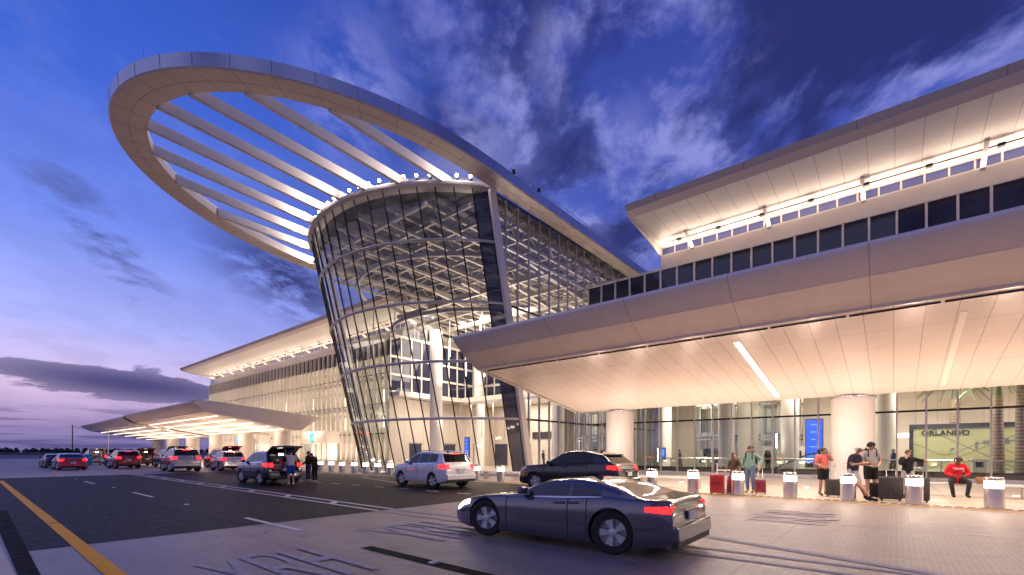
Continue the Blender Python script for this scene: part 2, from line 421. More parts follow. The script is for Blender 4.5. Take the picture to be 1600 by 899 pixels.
mb = MB()
def line(mb, x0, y0, x1, y1, wd, z=.008):
    d = Vector((x1-x0, y1-y0, 0)).normalized(); n = Vector((-d.y, d.x, 0))*wd/2
    a, b = Vector((x0, y0, z)), Vector((x1, y1, z))
    mb.add([a-n, b-n, b+n, a+n], [(0,1,2,3)])
def marking(name, m, mb): return tag(mb.build(name, m, recalc=False), kind='structure')
y_ = MB(); line(y_, -36.5, 1.62, -14.1, 1.38, .19); line(y_, -14.0, 1.38, -2, 1.24, .19); marking('yellow_edge_line', PYEL, y_)
d_ = MB()
for a in (-42.4, -32.4, -22.2, -11.7, -2.0): line(d_, a, 4.36, a+2.75, 4.34, .12)
marking('lane_dashes', PWHITE, d_)
d_ = MB(); line(d_, -41.5, 8.2, -10.4, 7.55, .12); line(d_, -41.5, 7.75, -10.4, 7.1, .12)
for i in range(9):
    x = -38.5+i*3.2; y0 = 7.75-.0209*(x+41.5); line(d_, x, y0+.04, x-.45, y0+.42, .22)
marking('double_lane_line', PWHITE, d_)
d_ = MB(); line(d_, -10.4, 7.55, 12, 7.92, .13); line(d_, -10.4, 7.1, 12, 7.30, .13)
marking('faded_double_line', PFADE, d_)
d_ = MB()
for i in range(-4, 9): line(d_, -22.9+i*1.72, 11.8+i*.035, -22.2+i*1.72, 11.8+i*.035, .11)
for x in (-.85, .86, 2.55): line(d_, x, 12.06+.06*x, x+.56, 12.09+.06*x, .07)
marking('short_lane_dashes', PWHITE, d_)
d_ = MB(); line(d_, -34, 17.75, -17, 17.25, .16); line(d_, -17, 17.25, 14, 17.28, .16); line(d_, -90, 18.0, -34, 17.75, .16)
marking('yellow_kerb_line', PYEL2, d_)
d_ = MB(); line(d_, -24.5, 15.6, -16, 13.2, .14); line(d_, -9.0, 15.9, -4.5, 13.5, .12); line(d_, -3.5, 9.0, 1.5, 7.6, .2)
marking('slanted_line', PFADE, d_)
# stretched lane lettering, tops towards -x
def letters(txt, x0, y0, hx, wy, gap, st, name, m):
    """stroke letters lying on the road; u runs to +y, the letter's height runs to -x"""
    G = {'Y': [((0,1),(.5,.5)),((1,1),(.5,.5)),((.5,.5),(.5,0))],
         'R': [((.1,0),(.1,1)),((.1,1),(.7,1)),((.7,1),(.95,.85)),((.95,.85),(.95,.62)),((.95,.62),(.7,.5)),((.7,.5),(.1,.5)),((.5,.5),(.95,0))],
         'H': [((.1,0),(.1,1)),((.9,0),(.9,1)),((.1,.52),(.9,.52))],
         'O': [((.05,.15),(.05,.85)),((.05,.85),(.3,1)),((.3,1),(.7,1)),((.7,1),(.95,.85)),((.95,.85),(.95,.15)),((.95,.15),(.7,0)),((.7,0),(.3,0)),((.3,0),(.05,.15))],
         'N': [((.1,0),(.1,1)),((.1,1),(.9,0)),((.9,0),(.9,1))], 'L': [((.1,1),(.1,0)),((.1,0),(.9,0))]}
    q = MB()
    z = .008
    for i, ch in enumerate(txt):
        for (u0,v0),(u1,v1) in G[ch]:
            p0 = (x0-v0*hx, y0+i*(wy+gap)+u0*wy); p1 = (x0-v1*hx, y0+i*(wy+gap)+u1*wy)
            # strokes keep a constant width across the lane
            along = abs(p1[0]-p0[0]) > abs(p1[1]-p0[1])
            if along: q.add([(p0[0],p0[1]-st/2,z),(p1[0],p1[1]-st/2,z),(p1[0],p1[1]+st/2,z),(p0[0],p0[1]+st/2,z)], [(0,1,2,3)])
            else: q.add([(p0[0]-st*1.1,p0[1],z),(p1[0]-st*1.1,p1[1],z),(p1[0]+st*1.1,p1[1],z),(p0[0]+st*1.1,p0[1],z)], [(0,1,2,3)])
            z += .0005
    return marking(name, m, q)
letters('YRH', -5.25, 2.12, 2.1, .42, .10, .105, 'lane_lettering', PFADE)
letters('YRH', -6.0, 5.2, 2.1, .42, .10, .105, 'lane_lettering', PFADE)
letters('HON', -1.1, 11.6, 1.5, .62, .22, .12, 'lane_lettering', PFADE)
d_ = MB(); line(d_, -6.6, 4.27, -1.6, 4.2, .2); marking('tar_patch', TAR, d_)
# raised reflective studs
st0 = None
for i, (x, y) in enumerate([(-35.9, 4.5), (-25.9, 4.42), (-15.9, 4.34), (-4.94, 4.25), (-7.6, 7.45)]):
    if st0 is None:
        st0 = tag(MB().hexa([(-.06,-.06,0),(.06,-.06,0),(.06,.06,0),(-.06,.06,0)], [(-.035,-.045,.022),(.035,-.045,.022),(.035,.045,.022),(-.035,.045,.022)]).build('road_stud', PWHITE, loc=(x, y, .004)), '', 'road stud', 'reflective studs between the lanes'); o = st0
    else: o = st0.copy(); COL.objects.link(o); o.location = (x, y, .004)
    o['label'] = ['white stud on the asphalt, farthest from the viewer along the lane', 'white stud on the asphalt, second farthest along the lane', 'white stud on the asphalt nearest the concrete joint', 'white stud on a dark tar patch in the near concrete lane', 'white stud on the double line ahead of the moving car'][i]
# manhole-like stain cover, black drain grate along the bollards
d_ = MB()
for i in range(200):
    x = -33+i*.235
    y = 17.72 if x > -17 else 17.72+(-17-x)*.03
    d_.box(x, x+.15, y+.02, y+.2, .014, .020)
g_ = d_.build('drain_grate', BLACKM); tag(g_, 'long black slotted drain grate running between the bollards', 'drain grate')

# ------------------------------------------------------------------ distant shore and trees
def leafy(name, cols, rough=.7):
    m, t, b = mat(name); v = t.n.new('ShaderNodeTexCoord').outputs['Object']
    t.val(b.inputs['Base Color'], t.mix(t.noise(v, .6, 4), cols[0], cols[1])); b.inputs['Roughness'].default_value = rough
    return m
LEAF = leafy('distant_leaves', ((.012, .018, .012), (.045, .06, .03)))
random.seed(3); q = MB()
for i in range(330):
    x = -1100+random.uniform(-30, 30); y = -180+i*4.1+random.uniform(-2, 2)
    hgt = random.uniform(5, 9); r = random.uniform(3, 6)
    q.lathe([(r*.8, 0), (r, hgt*.3), (r*.85, hgt*.6), (r*.45, hgt*.88), (.1, hgt)], x, y, 7)
for i in range(len(q.v)): q.v[i] = tuple(c+random.uniform(-.8, .8) for c in q.v[i])
tag(q.build('distant_wood', LEAF), 'dark line of far trees on the horizon beyond the road', 'trees', None, 'stuff')
FARW = plain('far_parapet', (.17, .16, .20), .8)
tag(MB().box(-320, -318, -60, 300, 0, .9).build('parapet_wall', FARW), 'low grey parapet wall at the far end of the road', 'wall')
# ------------------------------------------------------------------ glass tower
YF = 31.0                                   # line of the terminal facade
TCX, TR, TCY = -27.0, 10.97, 26.07          # plan arc of the glass nose (top)
TOPZ, LEAN = 16.6, 3.7
BANDS = [0.0, 3.6, 7.0, 10.4, 13.8, TOPZ]
def arc(phi, z, off=0.0):
    k = 1-z/TOPZ
    x = TCX+(TR+off)*sin(phi); y = TCY-(TR+off)*cos(phi)+LEAN*k
    sq = 1-.05*k                            # slightly narrower at the foot, right edge kept
    return Vector((-18+(x+18)*sq, y, z))
PH = math.asin(9/TR)
tower = thing('glass_tower', 'tall outward-leaning rounded glass tower with silver bands, under the big oval ring', 'building', (-27, 28, 0))
def kid(o): o.parent = tower; o.matrix_parent_inverse = Matrix.Translation((27, -28, 0)); return o
NP = 20
phis = [PH-2*PH*i/NP for i in range(NP+1)]
for i in range(NP):
    for b in range(5):
        z0, z1 = BANDS[b], BANDS[b+1]
        a, c = phis[i], phis[i+1]
        J = lambda f: arc(f[0], f[1], random.uniform(-.007, .007))
        mb = MB().add([J((a,z0)), J((c,z0)), J((c,z1)), J((a,z1))], [(0,1,2,3)])
        kid(mb.build('glass_panel', DGLASS if i == 0 else TGLASS, recalc=False))
for i in range(1, NP+1):
    p, q = arc(phis[i], 0, .04), arc(phis[i], TOPZ, .04)
    kid(MB().bar(p, q, .045, .07, (0,1,0)).build('mullion', BLACKM))
for z in BANDS[1:-1]:
    pts = [arc(PH-2*PH*i/60, z, .10) for i in range(61)]
    kid(MB().tube(pts, .085, 8).build('ring_band', ALU, smooth=True))
kid(MB().tube([arc(PH-2*PH*i/60, .12, .05) for i in range(61)], .12, 6).build('base_rail', ALU))
for sgn, nm in ((1, PH), (-1, -PH)):
    p, q = arc(nm, 0, .06), arc(nm, TOPZ, .06)
    kid(MB().bar(p+Vector((.09*sgn,0,0)), q+Vector((.09*sgn,0,0)), .20, .50, (0,1,0)).build('edge_fin', FIN))
# side walls running back to the hall
def side_wall(X, s):
    yt, yb = 19.8, 23.5
    ze = lambda y: TOPZ*(1-(y-yt)/LEAN) if y < yb else 0.0
    n = 21; st = 1.13
    for i in range(n):
        y0 = 20.0+i*st; y1 = y0+st
        vs = [(X,y0,ze(y0)),(X,y1,ze(y1))]
        if y0 < yb < y1: vs = [(X,y0,ze(y0)),(X,yb,0),(X,y1,0)]
        vs += [(X,y1,TOPZ),(X,y0,TOPZ)]
        kid(MB().add(vs, [tuple(range(len(vs)))]).build('glass_panel', TGLASS, recalc=False))
        kid(MB().box(X-.035, X+.10*s if s > 0 else X+.035, y1-.03, y1+.03, ze(y1), TOPZ).build('mullion', ALU))
    for z in BANDS[1:-1]:
        y0 = yt+LEAN*(1-z/TOPZ)+.25
        kid(MB().box(X-.05, X+.07, y0, 43.6, z-.06, z+.06).build('transom', ALU if z > 12 else BLACKM))
side_wall(-18.0, 1)
# left side wall of the hall: plain bays
kid(MB().add([(-36.0,23.6,0),(-36.0,43.7,0),(-36.0,43.7,TOPZ),(-36.0,19.9,TOPZ)], [(0,1,2,3)]).build('glass_panel', TGLASS, recalc=False))
for i in range(9): kid(MB().box(-36.04,-35.96,24+i*2.3,24.06+i*2.3,0,TOPZ).build('mullion', ALU))
# rim above the glass
rim = MB()
P_ = []
for i in range(61):
    f = PH-2*PH*i/60
    P_.append([arc(f, TOPZ, o)+Vector((0,0,dz_)) for o, dz_ in ((-.5,.02),(.12,.02),(.24,.10),(.26,.22),(.20,.32),(-.1,.34))])
kid(rim.grid(P_).build('rim', WHITE, smooth='auto', recalc=False))
P_ = []
for i in range(61):
    f = PH-2*PH*i/60
    P_.append([arc(f, TOPZ, o)+Vector((0,0,dz_)) for o, dz_ in ((.1,.30),(-.75,.34),(-.78,1.05),(-1.0,1.06),(-1.3,.9))])
kid(P_ and MB().grid(P_).build('parapet', FASCM, smooth='auto', recalc=False))
# roof over the hall behind the nose
roofpoly = [tuple(arc(PH-2*PH*i/40, TOPZ, -.3)[:2]) for i in range(41)]+[(-36.6, 43.8), (-17.4, 43.8)]
kid(MB().prism(roofpoly, 'z', TOPZ+.06, TOPZ+.30).build('roof', DARKCEIL))
# exposed roof steel
for k in range(8):
    x = -34.6+k*2.25
    y0 = TCY-sqrt(max(0, (TR-.5)**2-(x-TCX)**2))+.2
    mb = MB().box(x-.10, x+.10, y0, 43, 16.0, 16.35).box(x-.09, x+.09, y0+.4, 43, 15.15, 15.35)
    yy = y0+.4; j = 0
    while yy < 41:
        mb.bar((x, yy, 15.25 if j % 2 else 16.1), (x, yy+1.1, 16.1 if j % 2 else 15.25), .08, .08); yy += 1.1; j += 1
    kid(mb.build('roof_truss', TRUSSM))
for j in range(15):
    y = 17.2+j*1.75
    hw = min(8.8, sqrt(max(.1, TR**2-min(TR, abs(TCY-y))**2)) if y < TCY else 8.8)
    mb = MB().box(TCX-hw, TCX+hw, y-.07, y+.07, 15.6, 15.8).box(TCX-hw, TCX+hw, y+.8, y+.86, 16.2, 16.32)
    kid(mb.build('purlin', TRUSSM))
# lower lattice further back: long sloping beams crossing the hall
for j in range(7):
    z = 13.9-j*.28; y = 26.5+j*2.3
    mb = MB().box(-35.7, -18.3, y-.12, y+.12, z, z+.34)
    for k in range(15): mb.bar((-35.4+k*1.15, y, z+.3), (-34.8+k*1.15, y+2.2, z+.1), .07, .12)
    kid(mb.build('lattice_beam', TRUSSM))
for k in range(6):
    x = -34.5+k*3.1
    kid(MB().bar((x, 24.5, 14.4), (x+.6, 42.5, 11.9), .22, .30).build('sloping_beam', TRUSSM))
pts = [arc(PH*.98-2*PH*.98*i/40, 14.1, -2.6) for i in range(41)]
kid(MB().tube(pts, .16, 6).build('curved_beam', TRUSSM, smooth=True))
pts = [arc(PH*.98-2*PH*.98*i/40, 11.3, -3.6)+Vector((0,1.2,0)) for i in range(41)]
kid(MB().tube(pts, .14, 6).build('curved_beam', TRUSSM, smooth=True))
# floors, inner walls
kid(MB().box(-35.8, -18.2, 33.5, 43.5, 6.55, 7.05).build('mezzanine_floor', INTWHITE))
kid(MB().box(-35.8, -18.2, 37.5, 43.5, 10.2, 10.55).build('upper_floor', INTWHITE))
kid(MB().box(-35.9, -18.1, 43.4, 43.6, 0, TOPZ).build('rear_wall', WARMWALL))
kid(MB().box(-35.9, -26, 39.0, 39.2, 0, 6.5).build('inner_wall', WARMWALL))
kid(MB().box(-24.4, -18.3, 40.0, 40.2, 2.9, 6.5).build('inner_wall', WARMWALL))
mb = MB(); gl = MB()
for k in range(16):
    x = -35.6+k*1.12
    mb.box(x-.07, x+.07, 37.3, 37.45, 7.05, 12.4)
for z in (7.1, 8.7, 10.35, 12.3): mb.box(-35.7, -18.3, 37.25, 37.5, z-.10, z+.10)
kid(mb.build('inner_window_frame', INTWHITE)); kid(MB().box(-35.6,-26.5,37.36,37.38,7.1,12.3).build('inner_window_pane', DGLASS))
mb = MB()
for k in range(10): mb.box(-24+k*.6, -23.94+k*.6, 39.0, 39.1, 0, 2.9)
mb.box(-24.2, -18.4, 38.95, 39.15, 2.8, 3.0).box(-24.2,-18.4,38.98,39.1,1.0,1.06)
kid(mb.build('door_frame', STEEL))
mb = MB()
for r in range(2):
    zf = (7.05, 10.55)[r]; yy = (33.45, 37.2)[r]
    mb.box(-35.6, -18.4, yy, yy+.05, zf+1.0, zf+1.06)
kid(mb.build('hand_rail', STEEL))
for x, y in ((-31.2, 27.2), (-22.2, 33.0), (-33.4, 35.0), (-27, 34.5)):
    tag(MB().lathe([(.55,0),(.55,12.2)], x, y, 28).build('interior_column', PLASTER, smooth='auto'), {-31.2:'thick white round column just behind the leaning tower glass', -22.2:'white round column inside the tower near its right edge', -33.4:'white round column deep inside the tower at its left', -27:'white round column at the middle of the tower hall'}[x], 'column', 'columns inside the glass tower')
# hanging light sticks
ps = None
sticks = [(-24.5,26,9.2),(-22.6,25.2,8.0),(-21.2,26.5,9.6),(-26.5,28,8.6),(-29,26.8,9.6),(-28,30,8.2),(-20.2,28.5,8.8),(-23.6,29.5,10.2),(-30.8,30.5,8.6),(-25.4,31.5,9.4),(-20,31.5,9.6),(-32.6,29,9.2),(-19.4,25.4,8.9),(-22,23.2,9.3)]
for i, (x, y, z) in enumerate(sticks):
    if ps is None:
        ps = thing('pendant_light', '', 'pendant light', (x,y,z), 0, 'thin light sticks hanging in the tower')
        MB().tube([(0,0,0),(0,0,1.5)], .05, 8).build('light_tube', STICK, ps); MB().tube([(0,0,1.5),(0,0,6)], .012, 4).build('cable', STEEL, ps); p = ps
    else: p = copy_thing(ps, (x,y,z))
    p['label'] = 'thin glowing vertical light stick hanging inside the glass tower'
# roof-edge flood lights on the rim and the light they throw
sl = 0
sp0 = None
for i in range(27):
    f = PH*.97-2*PH*.97*i/26
    p = arc(f, TOPZ, -.15)+Vector((0,0,.62))
    d = Vector((sin(f)*.35, -1, .02))
    h = kid(MB().lathe([(.03,-.3),(.03,-.1),(.08,-.08),(.09,.02),(.06,.06)], p.x, p.y, 10, p.z).build('flood_light', BLACKM))
    e = MB().lathe([(.02,-.08),(.07,-.05),(.09,0),(.07,.05),(.02,.08)], p.x, p.y-.06, 10, p.z+.16).build('bulb', BULB, smooth=True); e.parent = h
    if i % 3 == 1: lamp('flood_lamp', 'SPOT', (p.x, p.y-.3, p.z), 420, WARM2, .08, None, (sin(f)*.4, -1, .0), rad(150), blend=.8)
for f_ in (-.82, -.4, 0, .4, .82):
    p = arc(PH*f_, TOPZ, .55); lamp('rim_lamp', 'POINT', (p.x, p.y, p.z+.9), 60, WARM2, .1)

# ------------------------------------------------------------------ oval ring canopy with its louvre beams
plain('joint_brown', (.16, .13, .12), .7)
ring = thing('oval_ring_canopy', 'huge white oval ring canopy reaching out over the road from the tower top', 'canopy', (-26.9, 19, 16.6))
def rk(o): o.parent = ring; o.matrix_parent_inverse = Matrix.Translation((26.9, -19, -16.6)); return o
RX, RY0 = -26.9, 19.0
def rz_(y): return 16.6+.05*max(0, 18-y)+.0*y
def rpt(t, a, b): return (RX+a*sin(t), RY0-b*cos(t))
NS = 96
path = []
for i in range(10): path.append(('s', 44-2.5*i, 1))
for i in range(NS+1): path.append(('e', pi/2-pi*i/NS, 0))
for i in range(10): path.append(('s', 21.5+2.5*i, -1))
def sect(kind, v, s):
    if kind == 's':
        o = Vector((RX+s*10.3, v, 0)); n = Vector((-s, 0, 0)); wd = 1.15
    else:
        ox, oy = rpt(v, 10.3, 14.5); ix, iy = rpt(v, 9.15, 13.05)
        o = Vector((ox, oy, 0)); n = Vector((ix-ox, iy-oy, 0)); wd = n.length; n.normalize()
    zb = rz_(o.y); zi = zb+.04
    def q(d, z): p = o+n*d; return Vector((p.x, p.y, z))
    return dict(out=[q(0, zb+.07), q(-.03, zb+.62)], top=[q(-.03, zb+.62), q(.1, zb+.66), q(wd-.05, zb+.60)],
                sof=[q(wd, zi), q(wd*.52, zb+.0), q(.05, zb+.0), q(0, zb+.07)], inn=[q(wd-.05, zb+.60), q(wd, zi+.5), q(wd, zi)])
S_ = [sect(*p) for p in path]
# cut into panels so the joints are real: soffit and fascia panels with thin gaps
def seg_panels(key, name, m, step, gap):
    mb = MB(); n = len(S_)
    i = 0
    mb.grid([s_[key] for s_ in S_])
    return rk(mb.build(name, m, smooth='auto'))
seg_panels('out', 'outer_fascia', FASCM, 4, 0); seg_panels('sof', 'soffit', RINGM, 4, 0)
seg_panels('inn', 'inner_fascia', WHITE, 4, 0); seg_panels('top', 'top_sheet', WHITE, 4, 0)
jm = MB()
for i in range(3, len(S_), 4):
    a = S_[i]
    pts = a['out'][::-1]; jm.bar(pts[0], pts[1], .022, .012)
    s_ = a['sof']
    for u, v in ((s_[0], s_[1]), (s_[1], s_[2])): jm.bar(u-Vector((0,0,.002)), v-Vector((0,0,.002)), .012, .006)
mid = [s_['sof'][1]-Vector((0,0,.002)) for s_ in S_]
for a, b in zip(mid[:-1], mid[1:]): jm.bar(a, b, .010, .006)
rk(jm.build('panel_joint', MATS['joint_brown']))
for i in (22, 34, 50, 62, 70):
    p = S_[i]['top'][1]; rk(MB().bar(p, p+Vector((0,0,.55)), .025, .025).build('lightning_rod', STEEL))
# arm hand-rail on the right side
mb = MB()
for i in range(12): mb.bar((-16.75, 20+i*2, 17.2), (-16.75, 20+i*2, 17.55), .03, .03)
mb.bar((-16.75, 20, 17.55), (-16.75, 43, 17.55), .03, .03); rk(mb.build('guard_rail', STEEL))
for y in (20.2, 22.6): rk(MB().lathe([(.09,0),(.12,.1),(.09,.22)], -16.6, y, 10, 17.25).build('roof_camera', BLACKP))
for k in range(8):
    x = -34.2+k*2.07
    ty = (x-RX)/9.15; y0 = RY0-13.05*sqrt(max(0, 1-ty*ty))-.06
    y1 = TCY-sqrt(max(0, TR**2-(x-TCX)**2))+.35
    z0, z1 = rz_(y0)+.02, 16.78
    mb = MB().hexa([(x-.11,y0,z0),(x+.11,y0,z0),(x+.11,y0,z0+.50),(x-.11,y0,z0+.50)], [(x-.11,y1,z1),(x+.11,y1,z1),(x+.11,y1,z1+.50),(x-.11,y1,z1+.50)])
    rk(mb.build('louvre_beam', WHITE, bevel=.015))

# ------------------------------------------------------------------ terminal wings (same roof profile left and right)
def wing(x0, x1, name, label, right):
    b = thing(name, label, 'building', ((x0+x1)/2, YF+7, 0))
    inv = Matrix.Translation((-(x0+x1)/2, -YF-7, 0))
    def k(o, p=None):
        o.parent = p or b
        if p is None: o.matrix_parent_inverse = inv
        return o
    xe = x1 if not right else x1
    # roof: fascia, soffit, top (YZ profile extruded along x)
    zw = 15.0
    rx0, rx1 = (-12.35, x1) if right else (x0+2.2, x1)
    u0 = -12.35 if right else x0
    k(MB().prism([(25.42,16.18),(25.60,15.86),(26.0,15.80),(26.0,16.12)], 'x', rx0, rx1).build('roof_fascia', ROOFFAS))
    k(MB().prism([(25.58,15.858),(26.05,15.62),(26.12,15.66),(26.0,15.80)], 'x', rx0+.02, rx1).build('fascia_return', RINGM))
    k(MB().prism([(26.1,15.70),(26.1,15.80),(45,15.70),(45,15.52),(31.0,15.48)], 'x', rx0+.04, rx1).build('roof_soffit', ROOFSOF))
    k(MB().prism([(25.42,16.182),(26.0,16.30),(45,16.9),(45,15.72),(26.1,15.82)], 'x', rx0+.03, rx1).build('roof', WHITE))
    # end board of the roof
    k(MB().prism([(25.45,16.16),(26.1,15.64),(31.0,14.95),(45,14.9),(45,16.9)], 'x', rx0-.03, rx0).build('roof_end', WHITE))
    # wall strip, slot windows and brackets
    k(MB().box(u0, x1, 30.9, 31.3, 14.05, 14.95).build('upper_wall', WHITE))
    n = int((x1-x0)/4.45)
    k(MB().box(u0, x1, 31.12, 31.16, 14.96, 15.48).build('slot_window', SLOTG))
    mb = MB()
    for i in range(int((x1-u0)/.9)): mb.box(u0+i*.9-.04, u0+i*.9+.04, 31.08, 31.2, 14.96, 15.48)
    k(mb.build('slot_window_frame', WHITE))
    for i in range(n+1):
        x = (-10.2 if right else x0+2.5)+i*4.46
        if x > x1: break
        k(MB().hexa([(x-.09,30.9,14.80),(x+.09,30.9,14.80),(x+.09,30.9,15.0),(x-.09,30.9,15.0)], [(x-.09,29.5,15.44),(x+.09,29.5,15.44),(x+.09,29.5,15.54),(x-.09,29.5,15.54)]).build('roof_bracket', WHITE))
    # light trough with conduit
    c = MB().tube([(u0+1, 29.9, 15.30), (x1-.2, 29.9, 15.30)], .035, 6)
    for i in range(int((x1-u0)/2.4)): c.box(u0+1.5+i*2.4, u0+1.75+i*2.4, 29.8, 30.0, 15.20, 15.34)
    k(c.build('light_conduit', BLACKM))
    L = x1-u0; nl = max(1, int(L/11))
    for i in range(nl):
        xx = u0+(i+.5)*L/nl
        lamp('roof_wash', 'AREA', (xx, 30.5, 14.74), (15 if right else 8)*L/nl, WARM, L/nl*.98, .30, (0, -.34, .94))
    # cornice above the windows
    k(MB().box(x0-.05, x1, 30.84, 31.0, 13.95, 14.08).build('cornice', WHITE))
    nb = int((x1-x0)/1.13)
    for i in range(nb+1):
        x = x0+i*1.13
        if right:
            k(MB().box(x-.05, x+.05, 30.82, 31.0, 11.2, 13.95).build('mullion', FIN))
            if i < nb: k(MB().box(x+.05, x+1.08, 30.95, 30.99, 11.2, 13.95).build('clerestory_window', DGLASS))
        else:
            k(MB().box(x-.05, x+.05, 30.62, 31.0, .15, 13.95).build('mullion', FIN))
            if i < nb:
                k(MB().box(x+.05, x+1.08, 30.95, 30.97, .2, 12.35).build('window_pane', GLASS))
                k(MB().box(x+.05, x+1.08, 30.95, 30.98, 12.35, 13.95).build('clerestory_window', DGLASS))
    return b, k
bl, kl = wing(-99.1, -36.3, 'terminal_wing', 'long left terminal wing with close vertical white fins and a glowing roof overhang', False)
for z in (3.6, 7.0, 10.4, 12.35): kl(MB().box(-99.1, -36.3, 30.86, 30.94, z-.05, z+.05).build('transom', BLACKM))
kl(MB().box(-99.1, -36.3, 30.9, 31.1, 0, .2).build('plinth', STEEL))
kl(MB().box(-99.0, -36.4, 36.8, 37, 0, 14).build('rear_wall', WARMWALL))
for z in (3.9, 7.1, 10.5, 13.6): kl(MB().box(-99.0, -36.4, 32.6, 36.8, z-.35, z).build('floor_slab', INTWHITE))
kl(MB().box(-99.15, -99.0, 31, 45, 0, 15).build('end_wall', FIN))
kl(MB().box(-99.1, -36.3, 45, 45.2, 0, 15.5).build('back_wall', FIN))
for i in range(7):
    xx = -95+i*8.8
    for z in (3.5, 6.7, 10.1, 13.2): lamp('hall_light', 'AREA', (xx, 34.4, z), 260, WARM, 8.0, 2.2, (0,0,-1))
    for zz in (4.6, 7.8):
        o = kl(MB().box(xx-.06+2, xx+.06+2, 34.2, 34.3, zz, zz+1.5).build('light_stick', STICK))

br, kr = wing(-18.0, 14.0, 'terminal_wing', 'right terminal wing with a row of dark windows under a lit sloping roof overhang', True)
kr(MB().box(-17.9, 14, 31.0, 31.3, 4.9, 11.2).build('middle_wall', WHITE))
for i in range(29):
    x = -18+i*1.13
    kr(MB().box(x-.035, x+.035, 30.86, 31.04, .25, 4.9).build('mullion', ALU))
    if i < 28:
        kr(MB().box(x+.035, x+1.095, 30.96, 30.975, .25, 3.55).build('window_pane', GLASS))
        kr(MB().box(x+.035, x+1.095, 30.96, 30.975, 3.65, 4.9).build('window_pane', GLASS))
kr(MB().box(-18, 14, 30.9, 31.02, 3.55, 3.65).build('transom', BLACKM))
kr(MB().box(-18, 14, 30.8, 31.1, 0, .25).build('plinth', STEEL))
kr(MB().box(-18, 14, 31.2, 31.3, .25, .55).build('skirting', BLACKM))
kr(MB().box(-17.9, 14, 44, 44.2, 0, 6.6).build('rear_wall', WARMWALL))
kr(MB().box(-17.9, 14, 31.3, 44, 6.5, 6.7).build('ceiling', INTWHITE))
kr(MB().box(14, 14.2, 31, 45, 0, 15).build('end_wall', FIN)); kr(MB().box(-18,14,45,45.2,6.8,15.5).build('back_wall', FIN))
kr(MB().box(-9.9, -6.8, 41, 43.9, 0, 6.4).build('inner_wall', INTWHITE))
for x, y in ((-12, 37), (-5, 37), (2, 37), (9, 37)): lamp('hall_light', 'AREA', (x, y, 6.4), 800, WARM2, 2.0, 3.0, (0,0,-1))
tag(sheet('hall_floor', INTFLOOR, rect(-36, 14, 31.1, 44), .02), None, None, None, 'structure')
# tower hall lights
for x, y, z, e in ((-29, 36, 6.45, 560), (-23, 36.5, 6.45, 560)):
    if e: lamp('hall_light', 'AREA', (x, y, z), e, WARM2, 8, 4, (0,0,-1))
lamp('hall_light', 'AREA', (-26, 29.5, 7.3), 900, WARM2, 9, 5, (0,0,1))
lamp('hall_light', 'AREA', (-26.5, 38.8, 12.6), 900, WARM2, 14, 2, (0,0,1))
lamp('hall_light', 'AREA', (-28, 28, 13.0), 1450, WARM2, 9, 6, (0,.3,-1))

kid(MB().box(-35.8, -35.7, 25.5, 43.3, 0, 6.5).build('inner_wall', WARMWALL))
for i in range(7): lamp('facade_fill', 'AREA', (-95+i*8.8, 29.6, .08), 330, WARM, 8.6, .12, (0, .22, 1), spread=rad(120))  # fill lamps added along the wall foot to brighten the fins
lamp('facade_fill', 'AREA', (-29, 24.0, .5), 70, WARM2, 8, .3, (0, .1, 1))  # same added fill, at the tower foot

mb = MB()
for k in range(15): mb.box(-35.75, -35.6, 25.6+k*1.2-.06, 25.6+k*1.2+.06, 7.05, 12.4)
for z in (7.1, 8.7, 10.35, 12.3): mb.box(-35.78, -35.58, 25.5, 43.2, z-.1, z+.1)
kid(mb.build('inner_window_frame', INTWHITE)); kid(MB().box(-35.70,-35.68,25.5,43.2,7.1,12.3).build('inner_window_pane', DGLASS))
kid(MB().box(-35.75, -34.2, 25.5, 33.4, 6.6, 7.0).build('gallery_floor', INTWHITE))
lamp('hall_light', 'AREA', (-33.5, 30, 12.2), 420, WARM2, 3, 8, (-.8, 0, -.6))
lamp('hall_light', 'AREA', (-32.5, 28, 5.8), 170, WARM2, 2, 6, (-.6, 0, -.8))

# doorways, directory boards and a counter on the tower's inner walls
for y in (28.5, 33.0, 37.2): kid(MB().box(-35.72, -35.62, y-.7, y+.7, 0, 2.3).build('doorway', DARKCEIL)); kid(MB().box(-35.74, -35.60, y-.8, y+.8, 2.3, 2.42).build('door_head', STEEL))
for x in (-33.8, -30.6): kid(MB().box(x-.9, x+.9, 38.93, 39.02, 0, 2.4).build('doorway', DARKCEIL))
kid(MB().box(-29.4, -27.0, 38.9, 39.0, 2.9, 3.6).build('directory_board', BLACKP))
kid(MB().box(-28.5, -24.2, 37.0, 37.8, 0, 1.1).build('counter', INTWHITE))
for k in range(7): kid(MB().box(-34.6+k*1.5, -34.54+k*1.5, 33.4, 33.5, 2.9, 6.55).build('hanging_fin', STEEL))
kid(MB().box(-35.6, -18.3, 33.3, 33.5, 6.3, 6.56).build('floor_edge', STEEL))
